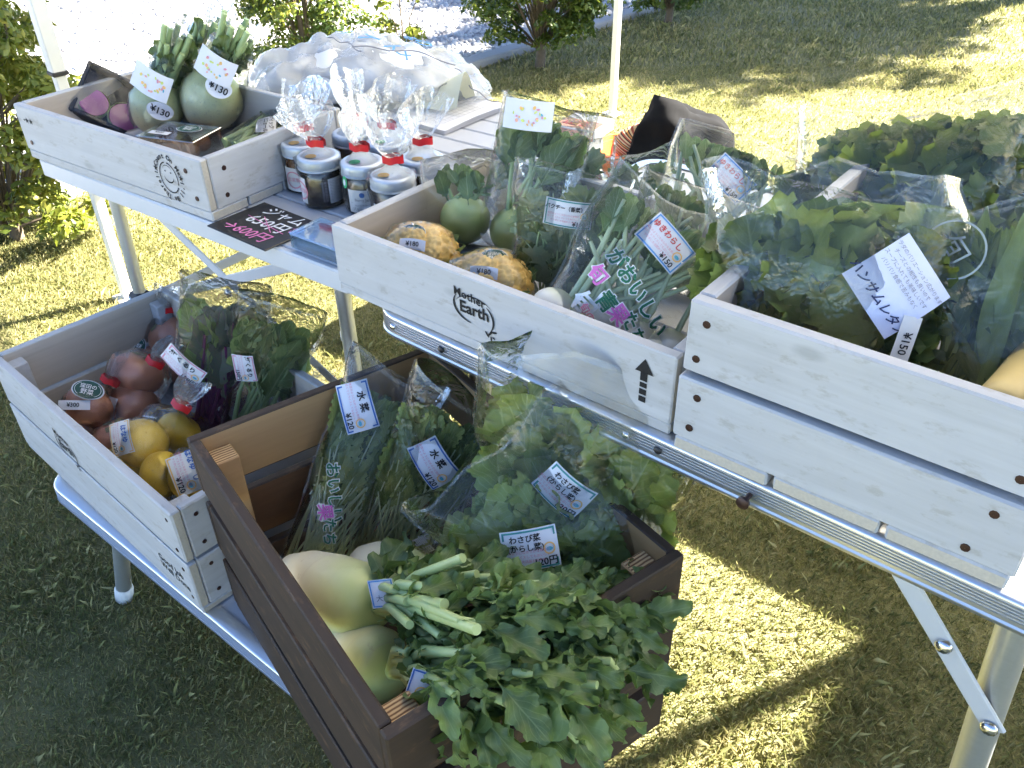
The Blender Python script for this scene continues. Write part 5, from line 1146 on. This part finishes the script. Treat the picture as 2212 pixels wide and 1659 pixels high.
def turnip(b, tp, Lb, W, label, seed, nl, ll, labpx=None, ang=0, roots=(), print_=None, roll=0, flop=.0, film=None):
    B = Bag('turnip_bag', label, 'turnips', b, tp, W, .070, seed, 'white turnips bagged with their leaves', roll, mouth=.22, amp=.005, wtop=1.05, wbot=.95, flop=flop)
    for (u, v, r) in roots:
        x, z = B.at(u, v); m = ball(r, .9, 20); m.build('turnip', M_TURNIP, B.o, 180, (x, min(.012, B.front(x, z)*.3), z))
    B.stems(M_ST_THIN, 30, (.48, .82), .0036, .75, .85, .05); B.scatter('turnip', M_LF_TURNIP, nl, (.46, .76), ll, xr=.85); B.scatter('turnip', M_LF_DARK, nl//2, (.45, .7), ll, xr=.8, depthf=.3); B.add_film()
    if labpx:
        w, h = .060, .037; x, z = B.at(*labpx); label_part(B.o, B.lab(x, z, ang, .006), w, h, 'label', M_PAPER, K_LBLUE, farm_inks(w, h, 'ゆきわらし', '¥150', tcol=K_RED, tsize=.24))
    if print_:
        for (mt, rows) in print_:
            m = MB(); k = MB()
            for (s_, u, v, sz, an) in rows:
                x, z = B.at(u, v); fn = B.lab(x, z, an, .009); m.text(s_, sz, lambda x, y: fn(x, y, .0008), bold=.025, space=1.0)
                if mt is not K_WHITE: k.text(s_, sz, lambda x, y: fn(x, y, 0), bold=.075, space=1.0)
            q = m.build('bag_print', mt, B.o)
            if k.v: k.build('outline', K_WHITE, q)
    return B
b = un(1520, 545, FB+.01); turnip(b, on_ray(b, 1625, 300, .245, .55), .245, .185, 'turnip bag at the crate back with a blue-bordered label', 93, 22, .105, (1578, 386), -24, roll=-4)
b = un(1440, 620, FB+.01); turnip(b, on_ray(b, 1545, 415, .20, .5), .20, .175, 'turnip bag squeezed in the middle, without a label', 92, 18, .10, flop=.05)
b = un(1308, 752, FB+.014); bt = on_ray(b, 1490, 440, .285, .58)
turnip(b, bt, .285, .185, 'turnip bag printed with green and pink lettering and a blue-bordered label', 91, 20, .10, (1437, 526), -20, roots=((1195, 668, .027), (1262, 702, .026), (1330, 735, .025), (1408, 762, .027), (1300, 690, .026), (1448, 752, .024), (1370, 725, .025)), print_=(
    (K_GREEN, (('がおいしい', 1375, 632, .0215, -29), ('青', 1308, 655, .0225, -25), ('たち', 1366, 712, .0195, -36))), (K_MAGENTA, (('果', 1334, 682, .0225, -25), ('旬', 1290, 596, .0215, -20))), (K_WHITE, (('旬', 1258, 662, .030, -18),)), (K_PINK, (('旬の青果たち', 1290, 715, .011, -30),))))
# ---------------------------------------------------------------- lettuce crate
FC = Z1+.0165
def lettuce(b, tp, W, T, label, seed, nl, zr, ll, roll=0, mouth=.4, amp=.008, wtop=1.1, mat=None, lk='lettuce', flop=0.0):
    B = Bag('lettuce_bag', label, 'lettuce', b, tp, W, T, seed, 'leafy greens bagged in clear film', roll, film=M_FILMC, mouth=mouth, amp=amp, wtop=wtop, wbot=.9, flop=flop)
    B.scatter(lk, mat or M_LF_LETTUCE, nl, zr, ll, xr=.85, yaw=80, tilt=50, depthf=.8); B.scatter(lk, M_LF_DARK, nl//2, zr, ll*.9, xr=.8, depthf=.35, tilt=60); B.add_film(56, 44); return B
b = cw('C', .105, .41, .03); lettuce(b, on_ray(b, 1985, 222, .31, .60), .265, .12, 'broad bag of dark frilled lettuce at the back of the plain white crate', 101, 56, (.06, .66), .105, mouth=.35)
b = cw('C', .27, .14, .03); B = lettuce(b, on_ray(b, 2170, 420, .33, .52), .17, .075, 'bag of long-leaved greens over a pale root in the plain white crate', 103, 30, (.12, .5), .15, lk='long', mat=M_LF_LETTUCE, wtop=1.2)
for i in range(14): a = B.rg.uniform(-.8, .8); x0 = B.rg.uniform(-.5, .5)*B.W*.6; put_leaf(B.o, 'long', M_LF_LETTUCE, (x0, B.rg.uniform(-.4, .8)*B.T*.4, B.L*B.rg.uniform(.04, .3)), (a*.5, .05, 1), (B.rg.uniform(-1, 1), 1, 0), B.rg.uniform(.13, .20), B.rg)
fnp = B.lab(*B.at(2060, 540), -60, .008); M_PALEP = plain('pale_print', (.34, .39, .37), .6)
m = MB(); arc(m, lambda x, y: fnp(x, y, 0), 0, 0, 0.026, .026, -40, 210, .0018, taper=False); m.build('printed_ring', M_PALEP, B.o)
m = MB(); m.text('旬', .026, lambda x, y: fnp(x, y, 0)); m.build('bag_print', M_PALEP, B.o)
b = cw('C', .100, .105, .03); B = lettuce(b, on_ray(b, 1800, 375, .335, .5), .215, .12, 'bag of frilled lettuce with a large white handwritten name label', 102, 84, (.04, .52), .095, mouth=.55, amp=.013, wtop=1.15)
x, z = B.at(1935, 616); w, h = .070, .082
label_part(B.o, B.lab(x, z, -54, .018), w, h*.78, 'name_label', plain('lilac_paper', (.70, .71, .84), .55, var=.02), None, [(K_NAVY, lambda m, f: m.text('ハンサムレタス', .0115, lambda x, y: f(x+.000+y*.2, y-.018), bold=.018, space=1.0)), (K_GREY, lambda m, f: [m.text(s_, .0046, lambda x, y: f(x-.002, y+.022-.0062*i)) for i, s_ in enumerate(('サラダのバリエーション広がります', 'チーズとの相性も良いので', 'スープに入れても美味しいです', 'パリパリ食感で苦みもなく'))])])
x, z = B.at(1950, 735); label_part(B.o, B.lab(x, z, -102, .018), .050, .0165, 'price_label', M_PAPERW, None, price_inks(.0165, '¥150'))
pa, pb_ = un(2150, 885, Z1+.135), un(2205, 820, Z1+.13); rt = thing('pale_root', 'cut golden root end poking up beside the crate plank', 'root', pa, axis_rot(pb_-pa, pa).to_euler())
MB().lathe([(.001, 0), (.014, .001), (.0185, .006), (.0195, .02), (.019, .05), (.020, .12)], 24, wob=lambda i, th: 1+.02*math.sin(5*th+i)).build('root', plain('golden_root_skin', (.62, .46, .18), .45, var=.15, scale=50, bump=.2), rt, 60)
for i in range(5): MB().tube([(.006*math.cos(i*1.3), .006*math.sin(i*1.3), .11), (.01*math.cos(i*1.3), .012*math.sin(i*1.3), .19)], [.006, .004], 8).build('stalk', M_ST_PALE, rt, 60)

# ---------------------------------------------------------------- fruit crate
FD = Z3+.0125
def fruit_bag(name, label, cat, fruits, neck, nl, mat, seed, group, zs=.86, plume=.045, lab=None):
    P = [(un(u, v, z), r) for (u, v, z, r) in fruits]; C = sum((p for p, r in P), Vector())/len(P); nk = on_ray(C, neck[0], neck[1], nl, .2); ax = (nk-C).normalized(); M = axis_rot(ax, C); Mi = M.transposed()
    tmin = min((p-C).dot(ax)-r for p, r in P); base = C+ax*tmin; t = thing(name, label, cat, base, M.to_euler(), group); Q = [(Mi @ (p-base), r) for p, r in P]; rg = random.Random(seed)
    for q, r in Q:
        m = ball(r, zs, 24, top=.12); o = m.build('persimmon' if mat is M_PERSIM else 'citrus_fruit', mat, t, 180, q, (rg.uniform(-.6, .6), rg.uniform(-.6, .6), rg.uniform(0, 3)))
        if mat is M_PERSIM:
            k = MB()
            for a in range(4): k.add([(0, 0, r*zs*.93), (r*.42*math.cos(a*1.57-.5), r*.42*math.sin(a*1.57-.5), r*zs*.92), (r*.56*math.cos(a*1.57), r*.56*math.sin(a*1.57), r*zs*.88), (r*.42*math.cos(a*1.57+.5), r*.42*math.sin(a*1.57+.5), r*zs*.92)], [(0, 1, 2, 3)])
            k.build('calyx', M_CALYX, o)
    top = max(q.z+r*.9 for q, r in Q); prof = []; n = 9
    for i in range(n+1):
        z = top*i/n; rr = max([math.hypot(q.x, q.y)+math.sqrt(max(0, r*r-(z-q.z)**2)) for q, r in Q]+[.01]); prof.append([rr*1.03+.003, z])
    def rfun(j, th):
        z = prof[j][1]; c, s_ = math.cos(th), math.sin(th); best = .012
        for q, r in Q:
            w = r*r*1.05-(z-q.z)**2
            if w > 0: best = max(best, q.x*c+q.y*s_+math.sqrt(w))
        return best*1.02+.002 if j else best*.6
    gathered(t, [tuple(p) for p in prof], (.0065, (nk-base).dot(ax)), plume, .024, seed, M_FILM, amp=.003, lean=(0, 0), tape_ang=R(rg.uniform(-30, 30)), rfun=rfun)
    def fn(px, ang, lift=.004):
        o = Mi @ (Vector((0, 0, CAM_H))-base); d = (Mi @ ray(*px)).normalized(); best = None
        for q, r in Q:
            b = (o-q).dot(d); disc = b*b-((o-q).length_squared-(r*1.06)**2)
            if disc > 0: k = -b-math.sqrt(disc); best = k if best is None else min(best, k)
        if best is None: q, r = Q[0]; best = (q-o).dot(d)-r*.6
        p = o+d*best; q, r = min(Q, key=lambda e: (e[0]-p).length-e[1]); nn = ((p-q).normalized()-d*.6).normalized(); rx = Mi @ _RX; rx = (rx-nn*rx.dot(nn)).normalized(); uy = nn.cross(rx); ca, sa = math.cos(R(ang)), math.sin(R(ang)); X = rx*ca+uy*sa; Y = -rx*sa+uy*ca
        return lambda x, y, off: tuple(p+X*x+Y*y+nn*(off+lift-7*x*x-7*y*y))
    return t, fn
GP, GC = 'persimmons in tied clear bags', 'yellow citrus in tied clear bags'
t, fn = fruit_bag('persimmon_bag', 'persimmon bag with a 300 yen label and green oval sticker', 'fruit', [(196, 878, .405, .042), (172, 938, .365, .041), (215, 945, .35, .038)], (238, 822), .095, M_PERSIM, 111, GP)
oval_badge(t, fn((190, 843), -6), .050, .034); label_part(t, fn((160, 875), 0), .050, .0155, 'price_label', M_PAPER, None, price_inks(.0155, '¥300'))
t, fn = fruit_bag('persimmon_bag', 'persimmon bag with an upright price strip, beside the citrus', 'fruit', [(297, 808, .425, .043), (290, 872, .385, .041), (250, 950, .355, .040)], (335, 782), .105, M_PERSIM, 112, GP)
label_part(t, fn((241, 886), 74), .045, .0155, 'price_label', M_PAPER, None, price_inks(.0155, '¥300'))
t, fn = fruit_bag('persimmon_bag', 'persimmon bag in the crate corner with a green oval sticker', 'fruit', [(370, 724, .41, .043), (322, 780, .36, .041), (395, 790, .36, .04)], (358, 668), .10, M_PERSIM, 113, GP)
oval_badge(t, fn((297, 755), 72, .010), .046, .034)
t, fn = fruit_bag('citrus_bag', 'big bag of yellow citrus with a small white label', 'fruit', [(308, 958, .425, .039), (385, 932, .395, .035), (352, 1025, .405, .036), (278, 1012, .375, .036)], (392, 876), .105, M_CITRUS, 114, GC, .9)
label_part(t, fn((262, 946), -74), .052, .032, 'label', M_PAPERW, K_ORANGE, farm_inks(.052, .032, 'はなゆ', '¥120', tcol=K_BLUE, tsize=.3))
t, fn = fruit_bag('citrus_bag', 'bag of yellow citrus wedged against the brown crate, big rounded label', 'fruit', [(418, 1030, .41, .037), (455, 1075, .37, .035)], (470, 985), .085, M_CITRUS, 115, GC, .9)
label_part(t, fn((405, 1020), -66), .060, .046, 'label', M_PAPERW, K_ORANGE, farm_inks(.060, .046, 'はなゆ（）', '¥120', tcol=K_BLUE, tsize=.24))
t, fn = fruit_bag('citrus_bag', 'small bag of yellow citrus behind the brown crate', 'fruit', [(636, 850, .375, .032), (600, 880, .35, .032)], (672, 836), .07, M_CITRUS, 116, GC, .9)
def beni(b, tp, W, label, seed, labpx, ang, dark, w, h, nl=18):
    B = Bag('red_turnip_bag', label, 'turnips', b, tp, W, .062, seed, 'red turnips bagged with their leaves', mouth=.2, amp=.0045, wtop=1.08, wbot=.8)
    m = ball(.030, 1.1, 20); m.build('turnip', plain('red_turnip_skin', (.14, .025, .075), .35, var=.2), B.o, 180, (.012, 0, .04)); m = ball(.026, 1.1, 20); m.build('turnip', plain('red_turnip_skin', (.14, .025, .075)), B.o, 180, (-.026, .004, .036))
    B.stems(M_ST_PURPLE if dark else M_ST_GREEN, 16, (.45, .8), .0036, .6, .7, .12); B.scatter('turnip', M_LF_PURPLE if dark else M_LF_TURNIP, nl, (.34, .74), .11, xr=.8); B.scatter('turnip', M_LF_TURNIP, nl//2, (.4, .7), .09, xr=.8); B.add_film()
    x, z = B.at(*labpx); label_part(B.o, B.lab(x, z, ang, .006), w, h, 'label', M_PAPER, K_PINK, farm_inks(w, h, '紅くるり', '150円', tsize=.26)); return B
b = un(455, 965, FD+.012); beni(b, on_ray(b, 488, 608, .36, .12), .125, 'bag of red turnips with purple stems and a pink-bordered label', 121, (396, 790), -22, True, .062, .042, 22)
b = un(545, 970, FD+.012); beni(b, on_ray(b, 612, 652, .33, .12), .125, 'bag of red turnips with grey-green leaves and an upright pink-bordered label', 122, (529, 793), -70, False, .045, .034, 20)

# ---------------------------------------------------------------- brown crate
FE = .012
def mizuna(b, tp, W, label, seed, labpx, ang, prints, roll=0):
    B = Bag('mizuna_bag', label, 'greens', b, tp, W, .075, seed, 'mizuna in clear bags', roll, mouth=.25, amp=.005, wtop=1.1, wbot=.72)
    B.stems(M_ST_THIN, 80, (.42, .80), .0016, .85, .9, .02, nseg=5); B.scatter('mizuna', M_LF_MIZUNA, 64, (.40, .78), .105, xr=.85, tilt=24, wide=.9, yaw=55); B.scatter('mizuna', M_LF_DARK, 14, (.4, .7), .11, xr=.8, depthf=.25, wide=1.0); B.add_film()
    x, z = B.at(*labpx); w, h = .064, .043; label_part(B.o, B.lab(x, z, ang, .006), w, h, 'label', M_PAPER, K_BLUE, farm_inks(w, h, '水 菜', '¥120', 2, tsize=.28))
    for (mt, rows) in prints:
        m = MB(); k = MB()
        for (s_, u, v, sz, an) in rows:
            x, z = B.at(u, v); fn = B.lab(x, z, an, .009); m.text(s_, sz, lambda x, y: fn(x, y, .0008), bold=.025, space=1.0)
            if mt is not K_WHITE: k.text(s_, sz, lambda x, y: fn(x, y, 0), bold=.075, space=1.0)
        q = m.build('bag_print', mt, B.o)
        if k.v: k.build('outline', K_WHITE, q)
    return B
b = cw('E', .060, .405, .02); mizuna(b, on_ray(b, 868, 795, .375, .2), .128, 'mizuna bag leaning on the pine side, printed with lettering', 131, (772, 878), -52, ((K_GREEN, (('おいしい', 722, 1062, .020, -64), ('たち', 712, 1145, .019, -68))), (K_MAGENTA, (('果', 703, 1102, .022, -60),))))
b = cw('E', .165, .385, .02); mizuna(b, on_ray(b, 1010, 850, .36, .08), .135, 'mizuna bag in the middle with its label turned outward', 132, (938, 1000), -36, ((K_WHITE, (('おいし', 915, 1130, .016, -42), ('青果', 915, 1170, .018, -40))),), roll=6)
def wasabi(b, tp, W, label, seed, labpx, ang, n, roll=0, T=.10, flop=.0, zr=(.06, .68)):
    B = Bag('mustard_bag', label, 'greens', b, tp, W, T, seed, 'mustard greens in clear bags', roll, mouth=.35, amp=.008, wtop=1.28, wbot=.85, flop=flop, fill=.82)
    B.stems(M_ST_PALE, 14, (.3, .6), .0030, .5, .8); B.scatter('mustard', M_LF_MUSTARD, n, zr, .105, xr=.88, tilt=40, yaw=75, depthf=.8); B.scatter('mustard', M_LF_MIZUNA, n//2, zr, .095, xr=.8, depthf=.4, tilt=50); B.add_film(56, 42)
    if labpx: x, z = B.at(*labpx); w, h = .060, .044; label_part(B.o, B.lab(x, z, ang, .019), w, h, 'label', M_PAPER, K_TEAL, farm_inks(w, h, 'わさび菜\n(からし菜)', '120円', 3, tsize=.19))
    return B
b = cw('E', .305, .165, .09); wasabi(b, uny(1318, 762, .765), .215, 'tall mustard-greens bag with its film mouth open against the white crate', 141, (1222, 1045), -30, 52, zr=(.10, .64))
b = un(1318, 1262, .500); wasabi(b, uny(1060, 965, .75), .19, 'slumped mustard-greens bag lying over the daikon leaves', 142, (1142, 1180), -32, 40, flop=.0, T=.11, zr=(.04, .70))

def daikon(head, tail, r, label, seed, rings=True):
    ax = head-tail; l = ax.length; z = ax.normalized(); y = Vector((0, 0, 1)); y = (y-z*y.dot(z)).normalized(); M = frame_rot(y.cross(z), y, z); t = thing('daikon', label, 'daikon', tail, M.to_euler(), 'daikon with trimmed leaves'); rg = random.Random(seed)
    pr = [(.002, -.004), (r*.35, .0), (r*.66, l*.10), (r*.9, l*.3), (r*1.0, l*.55), (r*1.0, l*.78), (r*.92, l*.90), (r*.70, l*.97), (r*.42, l*1.0), (r*.25, l*1.005), (.002, l*1.0)]
    MB().lathe(pr, 36, wob=lambda i, th: 1+.025*math.sin(2*th+i*.4)+.012*math.sin(5*th+i)).build('root', M_DAIKON, t, 180); return t, M, rg
def leaf_bunch(t, M, org, head, items, rg):
    Mi = M.transposed(); loc = lambda p: Mi @ (Vector(p)-org); hl = loc(head)
    for (u, v, z, ln, uu, vv, zz, stem) in items:
        a, b_ = un(u, v, z), un(uu, vv, zz); la, lb = loc(a), loc(b_)
        if stem: mid = (hl+la)/2+loc(org+Vector((0, 0, .02))); MB().tube([hl+(la-hl)*.03, mid, la, la+(lb-la)*.25], [.0062, .0055, .0042, .0025], 8).build('stalk', M_ST_PALE, t, 60)
        nn = Mi @ (to_cam(a)*.55+Vector((rg.uniform(-1, 1), rg.uniform(-.9, .9), rg.uniform(-.2, 1.0)))); put_leaf(t, 'daikon', M_LF_DAIKON, la, lb-la, nn, ln, rg, wide=rg.uniform(.6, 1.0))
def bunch_items(cu, cv, ru, rv, z0, z1, n, rg, ln=(.055, .095), src=None):
    out = []
    for i in range(n):
        a = rg.uniform(0, 6.28); q = math.sqrt(rg.random()); u = cu+ru*q*math.cos(a); v = cv+rv*q*math.sin(a); z = z0+(z1-z0)*(1-q*q)*rg.uniform(.7, 1.0); l = rg.uniform(*ln); da = a+rg.uniform(-.9, .9)
        if src: da = math.atan2(v-src[1], u-src[0])+rg.uniform(-.95, .95)
        px = l*1858/.9; out.append((u, v, z, l, u+px*.8*math.cos(da), v+px*.8*math.sin(da), z-rg.uniform(-.01, .04), i % 7 == 0))
    return out
EZ = Z3+.298
h3, t3 = un(905, 1262, .475), un(770, 1215, .43); t, M, rg = daikon(h3, t3, .038, 'daikon lying deepest, mostly behind the other two', 153)
h1, t1_ = un(812, 1312, .520), un(612, 1240, .455); t, M, rg = daikon(h1, t1_, .043, 'daikon on top with a yellow-green shoulder and a small paper tag', 151)
leaf_bunch(t, M, t1_, h1, bunch_items(1085, 1320, 285, 120, EZ-.045, EZ+.06, 165, rg, ln=(.040, .078), src=(800, 1330))+bunch_items(900, 1290, 90, 80, EZ-.05, EZ+.035, 12, rg, src=(800, 1300)), rg)
Mi = M.transposed(); o_ = un(826, 1282, .572)
label_part(t, lambda x, y, off: tuple(Mi @ (o_+_RX*(x*.98-y*.2)+_UP*(y*.9+x*.1)+to_cam(o_)*(off-12*x*x)-t1_)), .026, .032, 'tag', M_PAPER, K_LBLUE, [(K_GREY, lambda m, f: m.text('大根', .008, lambda x, y: f(x, y-.006)))])
def cutstalks(t, M, org, head, ends, rg):
    Mi = M.transposed()
    for (u, v, z, r) in ends:
        e = Mi @ (un(u, v, z)-org); h = Mi @ (Vector(head)-org); MB().tube([h+(e-h)*.05, h+(e-h)*.5+Mi @ Vector((0, 0, .012)), e], [r*.85, r*.8, r*.75], 10).build('cut_stalk', M_ST_PALE, t, 50)
cutstalks(t, M, t1_, h1, ((1000, 1205, .635, .0065), (1030, 1240, .62, .006), (960, 1305, .63, .007), (880, 1300, .60, .006), (885, 1350, .60, .006), (1175, 1262, .64, .006), (1240, 1290, .635, .0055), (1030, 1360, .65, .007)), rg)
h2, t2_ = un(842, 1452, .495), un(712, 1398, .44); t, M, rg = daikon(h2, t2_, .041, 'daikon by the front slat with a tag between its stalks', 152)
leaf_bunch(t, M, t2_, h2, bunch_items(1020, 1450, 170, 95, EZ-.04, EZ+.05, 66, rg, ln=(.042, .080), src=(840, 1440))+bunch_items(1180, 1440, 180, 90, EZ-.05, EZ+.03, 44, rg, ln=(.042, .078), src=(840, 1400)), rg)
hang = [(985, 1500, EZ+.012, .105, 995, 1650, EZ-.10, 1), (1100, 1520, EZ+.005, .10, 1105, 1670, EZ-.11, 1), (1160, 1540, EZ-.01, .11, 1175, 1690, EZ-.12, 1), (1190, 1500, EZ+.0, .085, 1285, 1570, EZ-.06, 1), (1230, 1580, EZ-.04, .08, 1290, 1660, EZ-.11, 1), (930, 1480, EZ+.01, .08, 900, 1560, EZ-.05, 0), (1320, 1430, EZ-.0, .075, 1375, 1500, EZ-.06, 1), (1050, 1490, EZ+.02, .09, 1040, 1590, EZ-.05, 0), (1220, 1490, EZ+.015, .085, 1180, 1590, EZ-.05, 0), (1270, 1440, EZ+.01, .08, 1340, 1480, EZ-.04, 0)]
leaf_bunch(t, M, t2_, h2, hang, rg)
cutstalks(t, M, t2_, h2, ((880, 1430, .56, .0072), (895, 1460, .555, .0072), (900, 1490, .55, .0072), (1035, 1400, .625, .0065), (1040, 1470, .60, .006), (1290, 1480, .60, .005), (1000, 1490, .585, .006)), rg)
o2 = un(912, 1490, .575); Mi = M.transposed()
label_part(t, lambda x, y, off: tuple(Mi @ (o2+_RX*(x*.9+y*.3)+_UP*(y*.9-x*.3)+to_cam(o2)*(off-12*x*x)-t2_)), .030, .036, 'tag', M_PAPER, K_BLUE, [(K_ORANGE, lambda m, f: arc(m, f, 0, -.004, .006, .006, 0, 360, .0015, taper=False))])
